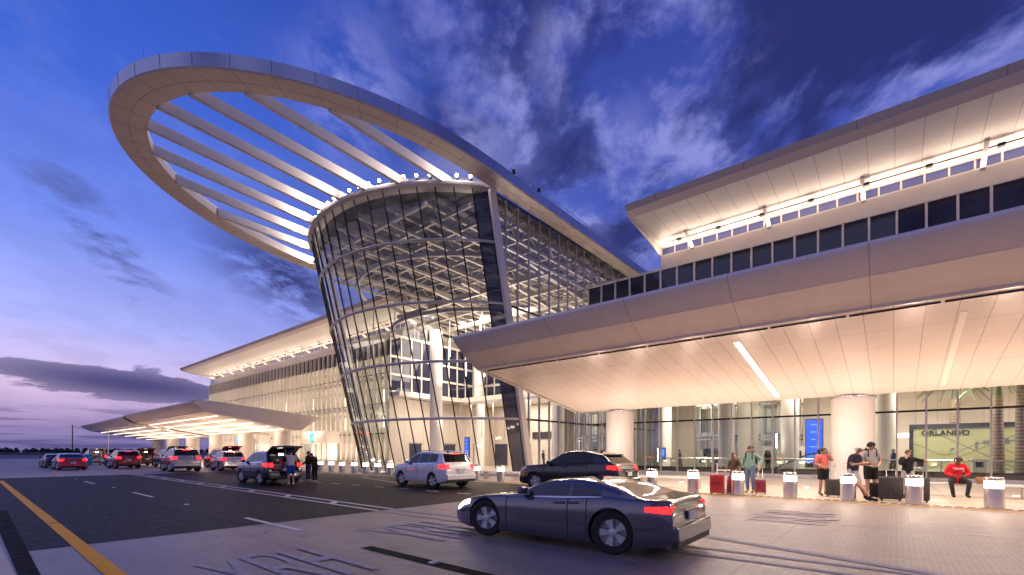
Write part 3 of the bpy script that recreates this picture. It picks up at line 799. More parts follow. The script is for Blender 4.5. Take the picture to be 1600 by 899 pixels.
# ------------------------------------------------------------------ entrance canopies (wing-shaped slabs on round columns)
def canopy(x0, x1, label, cols, strips, lx, near_label):
    c = thing('entrance_canopy', label, 'canopy', ((x0+x1)/2, 25, 0))
    inv = Matrix.Translation((-(x0+x1)/2, -25, 0))
    def k(o): o.parent = c; o.matrix_parent_inverse = inv; return o
    e = x0
    # profile (y, z): rounded top nose, crease, lower lip, soffit, back
    nose = [(15.25, 6.92), (14.85, 6.90), (14.6, 6.82), (14.52, 6.70), (14.58, 6.56)]
    k(MB().grid([[(x, y, z) for y, z in nose+[(15.1, 6.12)]] for x in (x0, x1)]).build('upper_fascia', FASCIA, smooth='auto', recalc=False))
    k(MB().grid([[(x, y, z) for y, z in ((15.1, 6.12), (15.12, 6.09), (16.1, 5.56), (16.12, 5.48))] for x in (x0, x1)]).build('lower_fascia', FASCIA, recalc=False))
    # soffit sheet in panels, tipped towards the building
    k(MB().prism([(16.12, 5.48), (16.12, 5.54), (25.0, 4.06), (25.0, 4.0)], 'x', x0+.35, x1).build('soffit', SOFFIT))
    k(MB().prism([(25.0, 4.0), (25.0, 4.2), (27.5, 5.5), (27.5, 5.3)], 'x', x0+.35, x1).build('rear_fascia', FASCIA))
    k(MB().prism([(15.25, 6.915), (16.0, 7.0), (27.5, 5.62), (27.5, 5.5)], 'x', x0, x1).build('roof', WHITE))
    # end face, a solid board following the profile
    prof = [(14.85, 6.90), (14.52, 6.70), (15.1, 6.12), (16.12, 5.48), (25.0, 4.0), (27.5, 5.3), (27.5, 5.62), (16.0, 7.0)]
    k(MB().prism(prof, 'x', x0-.02, x0+.12).build('end_fascia', FASCIA))
    # shadow gap behind the lip
    mb = MB()
    n = int((x1-x0)/2.0)
    for i in range(n): mb.box(x0+.5+i*2.0, x0+2.42+i*2.0, 16.32, 16.37, 5.40, 5.456)
    k(mb.build('shadow_gap', BLACKP))
    def zs(y): return 5.48-(y-16.12)*.16667
    def strip(x, ya, yb, w_, m, nm):
        d = .012
        return k(MB().hexa([(x-w_,ya,zs(ya)-d),(x+w_,ya,zs(ya)-d),(x+w_,ya,zs(ya)+.02),(x-w_,ya,zs(ya)+.02)], [(x-w_,yb,zs(yb)-d),(x+w_,yb,zs(yb)-d),(x+w_,yb,zs(yb)+.02),(x-w_,yb,zs(yb)+.02)]).build(nm, m))
    for x, m in strips: strip(x, 17.2, 24.4, .075, m, 'light_strip')
    for x in lx: k(MB().prism([(16.2, zs(16.2)-.006), (24.9, zs(24.9)-.006), (24.9, zs(24.9)), (16.2, zs(16.2))], 'x', x-.02, x+.02).build('soffit_groove', WHITE))
    for i, x in enumerate(cols):
        col = thing('canopy_column', near_label(i), 'column', (x, 25.6, 0), 0, 'round white columns under the canopies')
        MB().lathe([(.80,0),(.80,3.95)], 0, 0, 40).build('shaft', PLASTER, col, smooth='auto')
        MB().lathe([(.83,0),(.83,.12),(.80,.13)], 0, 0, 40).build('base_ring', STEEL, col, smooth='auto')
        MB().lathe([(.86,3.93),(.86,3.99)], 0, 0, 40).build('collar', STEEL, col, smooth='auto')
    return c, k
rc, rk_ = canopy(-15.5, 14.0, 'wide right canopy with a smooth curved white fascia over the taxi kerb', [-12.75, -1.45, 9.9],
    [(-4.2, STRIPE_L), (1.43, INTWHITE), (7.1, STRIPE_L)], [-9.85],
    lambda i: ['round white column behind the black crossover', 'round white column behind the couple by the black suitcases', 'round white column far along the right canopy'][i])
lc, lk_ = canopy(-51.8+0, -51.8+.1, '', [], [], [], None) if False else (None, None)
# left canopy: same slab mirrored so its near end faces the viewer
def canopy_left():
    x0, x1 = -112.0, -51.8
    c = thing('entrance_canopy', 'left canopy glowing warm underneath, on a row of columns over the parked cars', 'canopy', ((x0+x1)/2, 25, 0))
    inv = Matrix.Translation((-(x0+x1)/2, -25, 0))
    def k(o): o.parent = c; o.matrix_parent_inverse = inv; return o
    xm = -79.5                                    # the far half steps down a little
    for a, b_, dz in ((xm, x1, 0.0), (x0, xm, -.22)):
        P = lambda pts: [(y, z+dz) for y, z in pts]
        k(MB().grid([[(x, y, z+dz) for y, z in ((15.25, 6.52), (14.85, 6.50), (14.55, 6.40), (14.55, 6.28), (15.0, 5.9), (15.75, 5.52))] for x in (a, b_)]).build('front_fascia', FASCIA, smooth='auto', recalc=False))
        k(MB().prism(P([(15.75, 5.46), (15.75, 5.52), (24.9, 4.00), (24.9, 3.93)]), 'x', a, b_-.1).build('soffit', SOFFIT))
        k(MB().prism(P([(15.25, 6.515), (16, 6.58), (27.5, 5.62), (27.5, 5.45), (24.9, 4.02), (24.9, 3.94), (25.2, 3.98)]), 'x', a, b_-.1).build('roof', WHITE))
        for y in (17.2, 18.9, 20.6, 22.3, 23.8):
            z = 5.46-(y-15.75)*.1672+dz
            k(MB().prism([(y-.09, z-.03), (y+.09, z-.06), (y+.09, z+.01), (y-.09, z+.03)], 'x', a+1, b_-1.5).build('light_strip', CSTRIP))
    k(MB().prism([(14.85, 6.50), (14.55, 6.28), (15.75, 5.47), (24.9, 3.93), (27.5, 5.45), (27.5, 5.62), (16.0, 6.58)], 'x', x1-.12, x1).build('end_fascia', FASCIA))
    k(MB().tube([(x0-1.2, 14.9, 6.05), (x0-.2, 14.9, 6.2), (x1-.3, 15.2, 6.58)], .05, 6).build('edge_rail', BLACKM))
    names = ['white canopy column nearest the dark blue car with its hatch up', 'white canopy column just behind the white SUV', 'white canopy column behind the red van with its hatch up', 'white canopy column behind the silver SUV', 'second farthest white canopy column on the left', 'farthest white canopy column on the left']
    for i, x in enumerate((-57.2, -68.3, -79.4, -90.5, -101.3, -110.8)):
        col = thing('canopy_column', names[i], 'column', (x, 25.6, 0), 0, 'round white columns under the canopies')
        MB().lathe([(.95,0),(.95,4.0)], 0, 0, 32).build('shaft', PLASTER, col, smooth='auto')
        MB().lathe([(.98,0),(.98,.12),(.95,.13)], 0, 0, 32).build('base_ring', STEEL, col, smooth='auto')
    for x in (-58, -68, -78, -88, -98):
        lamp('left_soffit_fill', 'SPOT', (x, 21.5, .1), 1700, WARM, .15, None, (0, .0, 1), rad(130), blend=.8)  # added upward spot without a fixture, brightens the left soffit
        lamp('kerb_downlight', 'AREA', (x, 19.5, 4.70), 260, WARM, 6, .3, (0, 0, -1))
    return c
canopy_left()
# in-ground uplights along the back of the pavement wash the right soffit
up0 = None
labels = ['in-ground round uplight glowing beside the %s' % s for s in ('black crossover', 'column behind the crossover', 'long bench', 'red suitcases', 'woman in coral', 'leaning man', 'seated person in red', 'last bollard', 'pavement beyond the last bollard')]
for i, x in enumerate((-13.6, -11.0, -8.2, -5.4, -2.9, .5, 3.2, 6.2, 9.2)):
    y = 23.2
    if up0 is None:
        up0 = thing('ground_uplight', '', 'uplight', (x, y, .012), 0, 'in-ground uplights on the pavement')
        MB().lathe([(.13,0),(.13,.012),(.10,.016)], 0, 0, 20).build('bezel', STEEL, up0); MB().lathe([(.09,.0),(.09,.018)], 0, 0, 16).build('lens', STRIPE_L, up0); u = up0
    else: u = copy_thing(up0, (x, y, .012))
    u['label'] = labels[i]
    lamp('uplight_lamp', 'SPOT', (x, y, .08), 330, WARM, .09, None, (0, -.12, 1), rad(145), blend=1.0)
    lamp('kerbside_fill', 'AREA', (x+.8, 21.2, 5.48-(21.2-16.12)*.16667-.03), 70, WARM2, 1.8, .12, (0,0,-1))  # added area lamp without a fixture, brightens the pavement
    lamp('kerbside_fill', 'AREA', (x+.8, 17.3, 5.48-(17.3-16.12)*.16667-.03), 125, WARM, 1.8, .12, (0,-.25,-1))  # second added row near the lip, brightens road and people

# ------------------------------------------------------------------ bollards
def make_bollard():
    b = thing('light_bollard', '', 'bollard', (0,0,0), 0, 'lit steel bollards along the kerb')
    MB().lathe([(.205,.012),(.205,.56),(.198,.565)], 0, 0, 32).build('post', STEEL, b, smooth='auto')
    MB().lathe([(.190,.565),(.190,.76)], 0, 0, 32).build('lamp_band', BOLLE, b, smooth='auto')
    mb = MB()
    for k in range(10):
        t = 2*pi*k/10; mb.box(.196*cos(t)-.006, .196*cos(t)+.006, .196*sin(t)-.006, .196*sin(t)+.006, .56, .77)
    mb.build('lamp_bar', STEEL, b)
    MB().lathe([(.200,.76),(.205,.77),(.205,.845),(.19,.86),(.02,.865)], 0, 0, 32).build('cap', STEEL, b, smooth='auto')
    return b
bp = [(2.08,18.0),(.44,18.0),(-1.13,18.0),(-2.70,17.9),(-4.30,17.8),(-5.85,17.75),(-7.45,17.75),(-13.6,17.8),(-15.5,17.85),(-17.2,17.85),(-25.0,17.95),(-26.6,18.1),(-28.2,18.2),(-29.7,18.25),(-31.4,18.3),(-33.0,18.35),(-34.7,18.4),(4.0,18.0),(5.7,18.0),(7.4,18.0)]
bl_lab = ['lit bollard standing alone at the right end of the pavement', 'lit bollard in front of the woman in the black cardigan', 'lit bollard the man in navy leans on', 'lit bollard alone between the red cases and the woman in coral', 'lit bollard in front of the man in the green hoodie', 'lit bollard left of the big red suitcase', 'lit bollard just right of the black crossover', 'lit bollard hidden by the nose of the black crossover', 'lit bollard midway between the white SUV and the black crossover', 'lit bollard just right of the white SUV', 'lit bollard touching the left edge of the white SUV', 'second lit bollard left of the white SUV', 'third lit bollard left of the white SUV', 'fourth lit bollard left of the white SUV, middle of seven', 'third lit bollard right of the people at the open hatch', 'second lit bollard right of the people at the open hatch', 'lit bollard nearest the people at the open hatch', 'first lit bollard past the right edge', 'second lit bollard past the right edge', 'third lit bollard past the right edge']
b0 = make_bollard()
for i, (x, y) in enumerate(bp[:17]):
    b = b0 if i == 0 else copy_thing(b0)
    b.location = (x, y, 0); b.rotation_euler = (rad(random.uniform(-.7, .7)), rad(random.uniform(-.7, .7)), random.uniform(0, 3)); b['label'] = bl_lab[i]

# ------------------------------------------------------------------ benches behind the bollards
def make_bench(L):
    b = thing('bench', '', 'bench', (0,0,0), 0, 'low white benches on the pavement')
    MB().box(-L/2, L/2, -.22, .22, .40, .47).build('seat', WHITE, b, bevel=.012)
    for s in (-1, 1): MB().box(s*L/2-.04 if s > 0 else -L/2, s*L/2 if s > 0 else -L/2+.04, -.20, .20, .012, .40).build('leg', ALU, b)
    return b
be = make_bench(2.6); be.location = (-7.5, 19.6, 0); be['label'] = 'low white bench behind the bollards right of the black crossover'
for (x, y, l) in ((-16.6, 19.3, 'low white bench between the white SUV and the black crossover'), (-20.5, 19.6, 'low white bench hidden behind the white SUV'), (-25.4, 19.9, 'low white bench just left of the white SUV'), (-29.2, 20.2, 'low white bench behind the middle of the far bollards'), (-33.5, 20.3, 'low white bench nearest the open hatch'), (1.9, 22.0, 'white bench the person in red sits on')):
    copy_thing(be, (x, y, 0), 0, l)

# ------------------------------------------------------------------ things seen through the glass on the right
def screen_panel(x, y, w_, h_, z0, label, m=BLUESC):
    t = thing('information_screen', label, 'screen', (x, y, 0))
    MB().box(-w_/2-.05, w_/2+.05, 0, .12, z0-.3, z0+h_+.08).build('housing', BLACKP, t)
    MB().box(-w_/2, w_/2, -.012, -.002, z0, z0+h_).build('display', m, t)
    q = MB()
    for r, (a, b_) in enumerate(((.3,.7),(.25,.8),(.3,.6),(.2,.75))):
        zz = z0+h_*(.88-.17*r); q.box(-w_/2+w_*a, -w_/2+w_*b_, -.018, -.014, zz, zz+.06)
    for r in range(6): q.box(-w_/2+.08+r*w_*.13, -w_/2+.12+r*w_*.13, -.018, -.014, z0+.25, z0+.55+.1*(r % 3))
    q.build('screen_text', LBLUEE, t)
    return t
screen_panel(-4.3, 38, .95, 3.0, .75, 'tall blue information screen inside, left of the round column')
screen_panel(-16.4, 34.5, .4, 1.6, 2.0, 'small blue screen inside, at the corner behind the black crossover')
screen_panel(-30.2, 30.0, .5, 1.9, .9, 'blue screen inside the leaning tower above the white SUV')
screen_panel(-14.3, 36, .5, .8, 1.0, 'small blue screen inside, left of the column behind the crossover')
# map wall with its city name
mw = thing('map_wall', 'big pale green wall map titled ORLANDO inside, behind the seated person in red', 'map', (3.2, 38.5, 0))
MAPM, t_, b_ = mat('map_print')
v_ = t_.n.new('ShaderNodeTexCoord').outputs['Object']; X_ = t_.sep(v_)
lake = t_.smooth(t_.noise(v_, 1.25, 4, .55), .60, .63)
road_ = t_.math('LESS_THAN', t_.math('ABSOLUTE', t_.math('SUBTRACT', X_[2], t_.math('MULTIPLY_ADD', t_.math('SINE', t_.math('MULTIPLY', X_[0], 1.9)), .35, 1.7))), .025)
road2 = t_.math('LESS_THAN', t_.math('ABSOLUTE', t_.math('SUBTRACT', X_[2], t_.math('MULTIPLY_ADD', X_[0], -.62, 1.9))), .03)
road3 = t_.math('LESS_THAN', t_.math('ABSOLUTE', t_.math('SUBTRACT', X_[2], t_.math('MULTIPLY_ADD', X_[0], .55, 1.35))), .022)
cm = t_.mix(lake, (.38, .40, .22), (.12, .16, .17)); cm = t_.mix(t_.math('MAXIMUM', road2, t_.math('MAXIMUM', road_, road3)), cm, (.16, .14, .12))
t_.val(b_.inputs['Base Color'], cm); b_.inputs['Roughness'].default_value = .5
MB().box(-2.3, 3.2, 0, .15, .45, 3.0).build('map_sheet', MAPM, mw)
MB().box(-2.5, 3.4, -.06, .2, 3.0, 3.25).box(-2.5, -2.3, -.06, .2, .2, 3.0).build('map_frame', BLACKP, mw)
def text3d(s, size, m, parent, loc, rot, name, depth=.01, align='CENTER', bold=0.0):
    cu = bpy.data.curves.new(name, 'FONT'); cu.body = s; cu.size = size; cu.extrude = depth; cu.align_x = align; cu.offset = bold
    cu.resolution_u = 3
    o = bpy.data.objects.new(name, cu); COL.objects.link(o)
    dg = bpy.context.evaluated_depsgraph_get(); me = bpy.data.meshes.new_from_object(o.evaluated_get(dg))
    bpy.data.objects.remove(o); me.materials.clear(); me.materials.append(m)
    o = bpy.data.objects.new(name, me); COL.objects.link(o); o.location = loc; o.rotation_euler = rot
    if parent: o.parent = parent
    return o
text3d('ORLANDO', .44, BLACKP, mw, (-.85, -.03, 2.55), (rad(90), 0, 0), 'map_title', .01, 'CENTER', .008)
# plain white signs
s_ = tag(MB().box(-.45, .45, 0, .06, 2.45, 2.75).build('lit_sign', SCREENW, loc=(.35, 39.5, 0)), 'small lit white sign inside, left of the wall map', 'sign')
# elevator frames, columns, palms, rail
def elevator(x, y, label):
    t = thing('glass_elevator', label, 'elevator', (x, y, 0))
    f = MB()
    for px in (-1.3, 0, 1.3):
        for py in (0, 2): f.box(px-.07, px+.07, py-.07, py+.07, 0, 6.4)
    for z in (.1, 2.45, 2.75, 5.2):
        f.box(-1.37, 1.37, -.07, .07, z, z+.14); f.box(-1.37, 1.37, 1.93, 2.07, z, z+.14)
    f.build('shaft_frame', STEEL, t)
    MB().box(-1.25, 1.25, .02, .03, .2, 6.3).build('shaft_pane', RAILG, t)
    c = MB().box(-1.1, 1.1, .4, 1.8, 2.9, 3.1).box(-1.1, 1.1, .4, 1.8, 5.0, 5.2).box(-1.1, -1.0, .4, 1.8, 3.1, 5.0).box(1.0, 1.1, .4, 1.8, 3.1, 5.0)
    c.build('car_cage', ALU, t)
    MB().box(-.9, .9, .9, 1.7, .9, 1.8).build('machine', BLACKM, t)
    d = MB()
    for k in range(5): d.tube([(-.9+k*.45, .3, .2), (-.9+k*.45, .3, 6.3)], .025, 6)
    d.build('cable', BLACKM, t)
    return t
elevator(-11.2, 38.5, 'glass lift shaft with steel frame inside, right of the left column')
elevator(-21.3, 36.4, 'glass lift shaft with steel frame inside the tower, right of the white SUV')
elevator(-6.9, 40.5, 'glass lift shaft with steel frame inside, behind the couple with red cases')
ic0 = None
for i, (x, y, l) in enumerate(((-9.35, 35.5, 'dark grey round column inside, left of the girl with the red case'), (-5.6, 37.0, 'pale round column inside, right of the man in the green hoodie'), (-.45, 36.2, 'pale round column inside, just right of the big outer column'), (-15.2, 39, 'pale round column inside, left of the left outer column'))):
    o = tag(MB().lathe([(.55,0),(.55,6.5)], 0, 0, 32).build('interior_column', ALU if i == 0 else PLASTER, smooth='auto', loc=(x, y, .02)), l, 'column', 'columns inside the right hall')
BARK, t_, b_ = mat('palm_bark'); v_ = t_.n.new('ShaderNodeTexCoord').outputs['Object']; X_ = t_.sep(v_)
ringn = t_.math('SINE', t_.math('ADD', t_.math('MULTIPLY', X_[2], 34), t_.math('MULTIPLY', t_.noise(v_, 6), 5)))
t_.val(b_.inputs['Base Color'], t_.mix(t_.smooth(ringn, -1, 1), (.16, .12, .09), (.32, .25, .19))); b_.inputs['Roughness'].default_value = .8
PALMG = leafy('palm_leaf', ((.03, .07, .02), (.09, .14, .05)), .5)
def palm(x, y, h, label, n=16, fl=1.9, droop=1.0):
    t = thing('palm_tree', label, 'palm tree', (x, y, 0))
    MB().tube([(0,0,0),(.03,.02,h*.3),(0,.03,h*.7),(.02,0,h)], [.30,.25,.22,.20], 14).build('trunk', BARK, t, smooth='auto')
    MB().tube([(.02,0,h),(.02,0,h+.9)], [.19,.10], 12).build('crown_shaft', PALMG, t, smooth='auto')
    q = MB(); rnd = random.Random(int(x*10))
    for i in range(n):
        a = 2*pi*i/n+rnd.uniform(-.15, .15); up = rnd.uniform(.25, 1.1); pts = []
        for k in range(11):
            u = k/10; r = fl*u; z = h+.8+up*fl*u*.8-droop*1.5*u*u*(1.4-up*.5)
            pts.append(Vector((cos(a)*r, sin(a)*r, z)))
        q.tube(pts, [.03]*6+[.015]*5, 4)
        sd = Vector((-sin(a), cos(a), 0))
        for k in range(1, 21):
            u = k/21; j = int(u*10); p = pts[j].lerp(pts[min(10, j+1)], u*10-j); ln = .55*sin(pi*min(1, u*.85+.12))
            dr = Vector((cos(a), sin(a), 0))
            for s in (-1, 1):
                tip = p+sd*s*ln*.75+dr*ln*.5-Vector((0,0,ln*.55))
                q.add([p-dr*.025, p+dr*.025, tip], [(0,1,2)])
    q.build('crown', PALMG, t, recalc=False)
    return t
palm(4.35, 36.5, 4.6, 'palm inside with ringed trunk, in front of the right half of the map')
palm(5.15, 36.0, 5.0, 'palm inside with ringed trunk, nearest the right edge')
palm(2.9, 38.0+2.2, 4.9, 'palm behind the map wall, only drooping fronds showing')
palm(-49.5, 34.0, 5.2, 'palm inside the left wing, behind the white fins beside the tower', 18, 1.8)
# glass guard rail inside
gr = thing('glass_balustrade', 'long glass balustrade with steel handrail just inside the right facade', 'railing', (-1, 32.3, 0))
for i in range(16): MB().box(-12.9+i*1.75, -11.2+i*1.75, -.01, .01, .1, 1.05).build('rail_pane', RAILG, gr)
MB().tube([(-12.9,0,1.1),(15,0,1.1)], .035, 8).build('handrail', STEEL, gr)
MB().box(-12.9, 15, -.05, .05, .02, .12).build('base_shoe', STEEL, gr)
for i in range(17): MB().box(-12.95+i*1.75, -12.9+i*1.75, -.03, .03, .1, 1.1).build('post', STEEL, gr)
# escalator behind the couple
es = thing('escalator', 'escalator balustrade with black handrail inside, right of the man in the green hoodie', 'escalator', (-4.8, 35.5, 0))
MB().tube([(-1.6,0,.35),(-1.2,0,.55),(.4,0,1.35),(.8,0,1.45),(2.6,0,1.45)], .05, 8).build('handrail', BLACKP, es)
MB().add([(-1.6,0,.05),(2.6,0,.05),(2.6,0,1.42),(.8,0,1.42),(.4,0,1.32),(-1.2,0,.52)], [(0,1,2,3,4,5)]).build('side_pane', RAILG, es, recalc=False)
MB().box(-1.6, 2.6, .05, 1.2, .02, .3).build('base', STEEL, es)
# vertical light sticks and kiosks inside
k0 = None
for i, (x, y, z, l) in enumerate(((-6.3, 36.3, 2.3, 'vertical light stick inside, left of the blue screen'), (5.6, 33.0, 3.2, 'slanted light stick high inside, nearest the right edge'), (-13.6, 33.5, 1.3, 'vertical light stick inside, behind the roof of the black crossover'), (-15.9, 33, 2.0, 'vertical light stick inside, beside the leaning tower edge'))):
    o = MB().tube([(0,0,-.5),(.0 if i != 1 else .25,0,.5)], .035, 8).build('light_stick', STICK, loc=(x, y, z)); tag(o, l, 'light stick')
kk = [(-6.9, 36.8, 'white kiosk inside, left of the blue screen'), (-5.3, 38.9, 'white kiosk inside, close beside the blue screen'), (-10.6, 34.2, 'white check-in kiosk inside behind the long bench'), (-8.4, 34.0, 'white check-in kiosk inside left of the girl with the red case'), (1.1, 34.6, 'white check-in kiosk inside behind the person in red'), (3.4, 34.2, 'white check-in kiosk inside below the map')]
kq = None
for i, (x, y, l) in enumerate(kk):
    if kq is None:
        kq = thing('kiosk', l, 'kiosk', (x, y, .02), 0, 'white kiosks in the hall'); MB().box(-.3, .3, -.2, .2, 0, 1.9).build('body', INTWHITE, kq, bevel=.02); MB().box(-.16, .16, -.215, -.2, 1.15, 1.6).build('kiosk_display', BLACKP, kq); p = kq
    else: p = copy_thing(kq, (x, y, .02), 0, l)
    if i > 1: p.scale = (.9, .9, .62)
# check-in vestibules on the left
def vestibule(x, y, w_, label, letter):
    t = thing('entrance_vestibule', label, 'entrance', (x, y, 0))
    MB().box(-w_/2, w_/2, 0, 4.0, 2.6, 4.1).build('fascia', INTWHITE, t)
    MB().box(-w_/2, w_/2, 1.5, 1.6, 0, 2.6).build('inner_wall', WARMWALL, t)
    for k in range(6): MB().box(-w_/2+k*w_/5-.05, -w_/2+k*w_/5+.05, .1, .2, 0, 2.6).build('mullion', ALU, t)
    MB().box(-w_/2, w_/2, .14, .16, 0, 2.6).build('door_pane', GLASS, t)
    if letter:
        pts = [(0.1+.42*cos(a), -.06, 3.35+.42*sin(a)) for a in [rad(50+i*13) for i in range(21)]]
        MB().tube(pts, .13, 8).build('sign_letter', CYANE, t)
    else:
        MB().box(-w_/2+.4, -w_/2+2.9, -.06, -.005, 2.9, 3.9).build('sign_panel', LBLUEE, t)
        text3d('Ig', 1.0, BLACKP, t, (w_/2-1.4, -.02, 3.0), (rad(90), 0, 0), 'sign_letter', .01)
    lamp('vestibule_light', 'AREA', (x, y-1.0, 4.6), 110, WARM, w_*.8, .6, (0, .3, -1))
vestibule(-56.8, 29.0, 6.5, 'white entrance box with a glowing cyan C on its fascia', True)
vestibule(-78.0, 29.2, 9.0, 'white entrance box with a pale blue panel sign on its fascia', False)
# two thin street lamps far left
sl_ = None
for i, (x, y, l) in enumerate(((-112, 13.5, 'thin dark street lamp pole at the far left, left of the pair'), (-104, 17.0, 'thin pale street lamp pole at the far left, right of the pair'))):
    t = thing('street_lamp', l, 'street lamp', (x, y, 0), 0, 'street lamps at the far left')
    MB().tube([(0,0,0),(0,0,6.2)], [.10,.06], 8).build('pole', BLACKM if i == 0 else STEEL, t); MB().box(-.5, .1, -.1, .1, 6.15, 6.25).build('lamp_head', BLACKM, t)
# ------------------------------------------------------------------ cars
def pch(tab, x):
    """monotone cubic through (x, y) points"""
    n = len(tab)
    if x <= tab[0][0]: return tab[0][1]
    if x >= tab[-1][0]: return tab[-1][1]
    d = [(tab[i+1][1]-tab[i][1])/(tab[i+1][0]-tab[i][0]) for i in range(n-1)]
    m = [d[0]]+[0 if d[i-1]*d[i] <= 0 else 2*d[i-1]*d[i]/(d[i-1]+d[i]) for i in range(1, n-1)]+[d[-1]]
    for i in range(n-1):
        if x <= tab[i+1][0]:
            h = tab[i+1][0]-tab[i][0]; t = (x-tab[i][0])/h
            return (2*t**3-3*t*t+1)*tab[i][1]+(t**3-2*t*t+t)*h*m[i]+(-2*t**3+3*t*t)*tab[i+1][1]+(t**3-t*t)*h*m[i+1]
SHAPES = {
 'suv': dict(L=4.65, W=1.84, wb=(.94, 3.65), wr=.355, top=[(0,.72),(.06,.90),(.25,1.00),(.9,1.07),(1.22,1.12),(1.75,1.45),(2.05,1.60),(2.6,1.675),(3.4,1.655),(4.0,1.60),(4.12,1.58),(4.45,1.18),(4.56,1.08),(4.62,.92),(4.65,.60)],
   belt=[(0,.68),(.3,.92),(1.2,1.03),(2.5,1.06),(3.6,1.11),(4.4,1.14),(4.65,.9)], ws=(1.27, 2.02), rg=(4.14, 4.44), dlo=(1.62, 3.98), bp=(2.45, 3.30), tumble=.36, rail=True, tailz=(.90, 1.10), lip=.34),
 'coupe_suv': dict(L=4.85, W=1.90, wb=(.97, 3.76), wr=.375, top=[(0,.74),(.07,.92),(.3,1.02),(1.0,1.09),(1.4,1.13),(1.95,1.44),(2.3,1.60),(2.75,1.665),(3.3,1.655),(3.9,1.57),(4.12,1.52),(4.58,1.20),(4.72,1.12),(4.80,.95),(4.85,.60)],
   belt=[(0,.70),(.35,.94),(1.3,1.04),(2.6,1.08),(3.7,1.16),(4.5,1.20),(4.85,.92)], ws=(1.45, 2.26), rg=(4.15, 4.58), dlo=(1.78, 3.78), bp=(2.62,), tumble=.40, rail=False, tailz=(.93, 1.10), lip=.32),
 'sedan': dict(L=4.75, W=1.84, wb=(.95, 3.75), wr=.335, top=[(0,.58),(.07,.72),(.3,.82),(1.0,.92),(1.45,.96),(2.05,1.26),(2.4,1.36),(2.85,1.40),(3.3,1.37),(3.6,1.30),(4.25,1.03),(4.4,1.01),(4.65,1.0),(4.71,.92),(4.75,.52)],
   belt=[(0,.55),(.4,.78),(1.4,.88),(2.6,.92),(3.7,.97),(4.5,.98),(4.75,.8)], ws=(1.5, 2.36), rg=(3.62, 4.24), dlo=(1.85, 3.80), bp=(2.68,), tumble=.42, rail=False, tailz=(.76, .92), lip=.26),
 'roadster': dict(L=4.45, W=1.90, wb=(.92, 3.52), wr=.34, top=[(0,.46),(.07,.56),(.3,.66),(1.0,.79),(1.55,.84),(2.1,1.06),(2.4,1.12),(2.75,1.135),(3.1,1.11),(3.4,1.05),(4.0,.89),(4.15,.88),(4.36,.87),(4.41,.80),(4.45,.46)],
   belt=[(0,.44),(.4,.64),(1.4,.77),(2.6,.81),(3.5,.86),(4.2,.86),(4.45,.7)], ws=(1.6, 2.36), rg=(3.36, 3.98), dlo=(1.9, 3.35), bp=(2.75,), tumble=.45, rail=False, tailz=(.68, .79), lip=.20),
 'van': dict(L=4.95, W=1.96, wb=(.98, 3.86), wr=.37, top=[(0,.80),(.06,.98),(.25,1.08),(1.0,1.16),(1.35,1.21),(1.85,1.54),(2.15,1.70),(2.7,1.77),(3.7,1.76),(4.4,1.72),(4.52,1.70),(4.80,1.24),(4.88,1.14),(4.93,.98),(4.95,.62)],
   belt=[(0,.76),(.35,1.0),(1.3,1.10),(2.6,1.13),(3.8,1.16),(4.7,1.18),(4.95,.95)], ws=(1.40, 2.12), rg=(4.54, 4.79), dlo=(1.75, 4.38), bp=(2.6, 3.55), tumble=.30, rail=True, tailz=(.98, 1.18), lip=.36),
}
class CarShape:
    def __init__(s, kind): s.k = SHAPES[kind]; s.L = s.k['L']; s.W = s.k['W']/2
    def half(s, x):
        L, W = s.L, s.W; t = x/L
        f = 1-.20*max(0, (.16-t)/.16)**2.4-.13*max(0, (t-.86)/.14)**2.2
        return W*f
    def sec(s, x):
        k = s.k; w_ = s.half(x); zt = pch(k['top'], x); be = min(pch(k['belt'], x), zt-.02); lip = k['lip']
        zb = lip-.10+.05*max(0, 1-x/.5)+.10*max(0, 1-(s.L-x)/.5)
        h = max(0, zt-be); wr = w_*.94-k['tumble']*h
        e = min(.055, h*.35)
        return [(0,zb),(w_*.80,zb),(w_*.94,zb+.03),(w_*.985,zb+.10),(w_*.995,lip+.14),(w_*1.0,(lip+be)/2+.08),(w_*.99,be-.10),(w_*.965,be-.02),(w_*.94,be+.004),
                (w_*.94-(w_*.94-wr)*.5, be+(h-e)*.5),(wr+.012,zt-e),(wr-.03,zt-e*.42),(wr*.82,zt-e*.12),(wr*.45,zt-.003),(0,zt)]
    def P(s, x, v, side=1, off=0.0):
        pts = s.sec(x); i = min(int(v), len(pts)-2); f = v-i
        y = pts[i][0]*(1-f)+pts[i+1][0]*f; z = pts[i][1]*(1-f)+pts[i+1][1]*f
        p = Vector((s.L/2-x, -side*y, z))            # forward = +x, right side = -y
        if off:
            a = s.sec(min(s.L, x+.02)); b = s.sec(max(0, x-.02))
            g = lambda q: Vector((0, -side*(q[i][0]*(1-f)+q[i+1][0]*f), q[i][1]*(1-f)+q[i+1][1]*f))
            tx = (g(a)-g(b)); tx.x = -.04
            tv = Vector((0, -side*(pts[i+1][0]-pts[i][0]), pts[i+1][1]-pts[i][1]))
            n = tx.cross(tv)
            if n.length > 1e-9:
                n.normalize()
                c = p-Vector((p.x, 0, .8))
                if n.dot(c) < 0: n = -n
                p = p+n*off
        return p
_bodies = {}
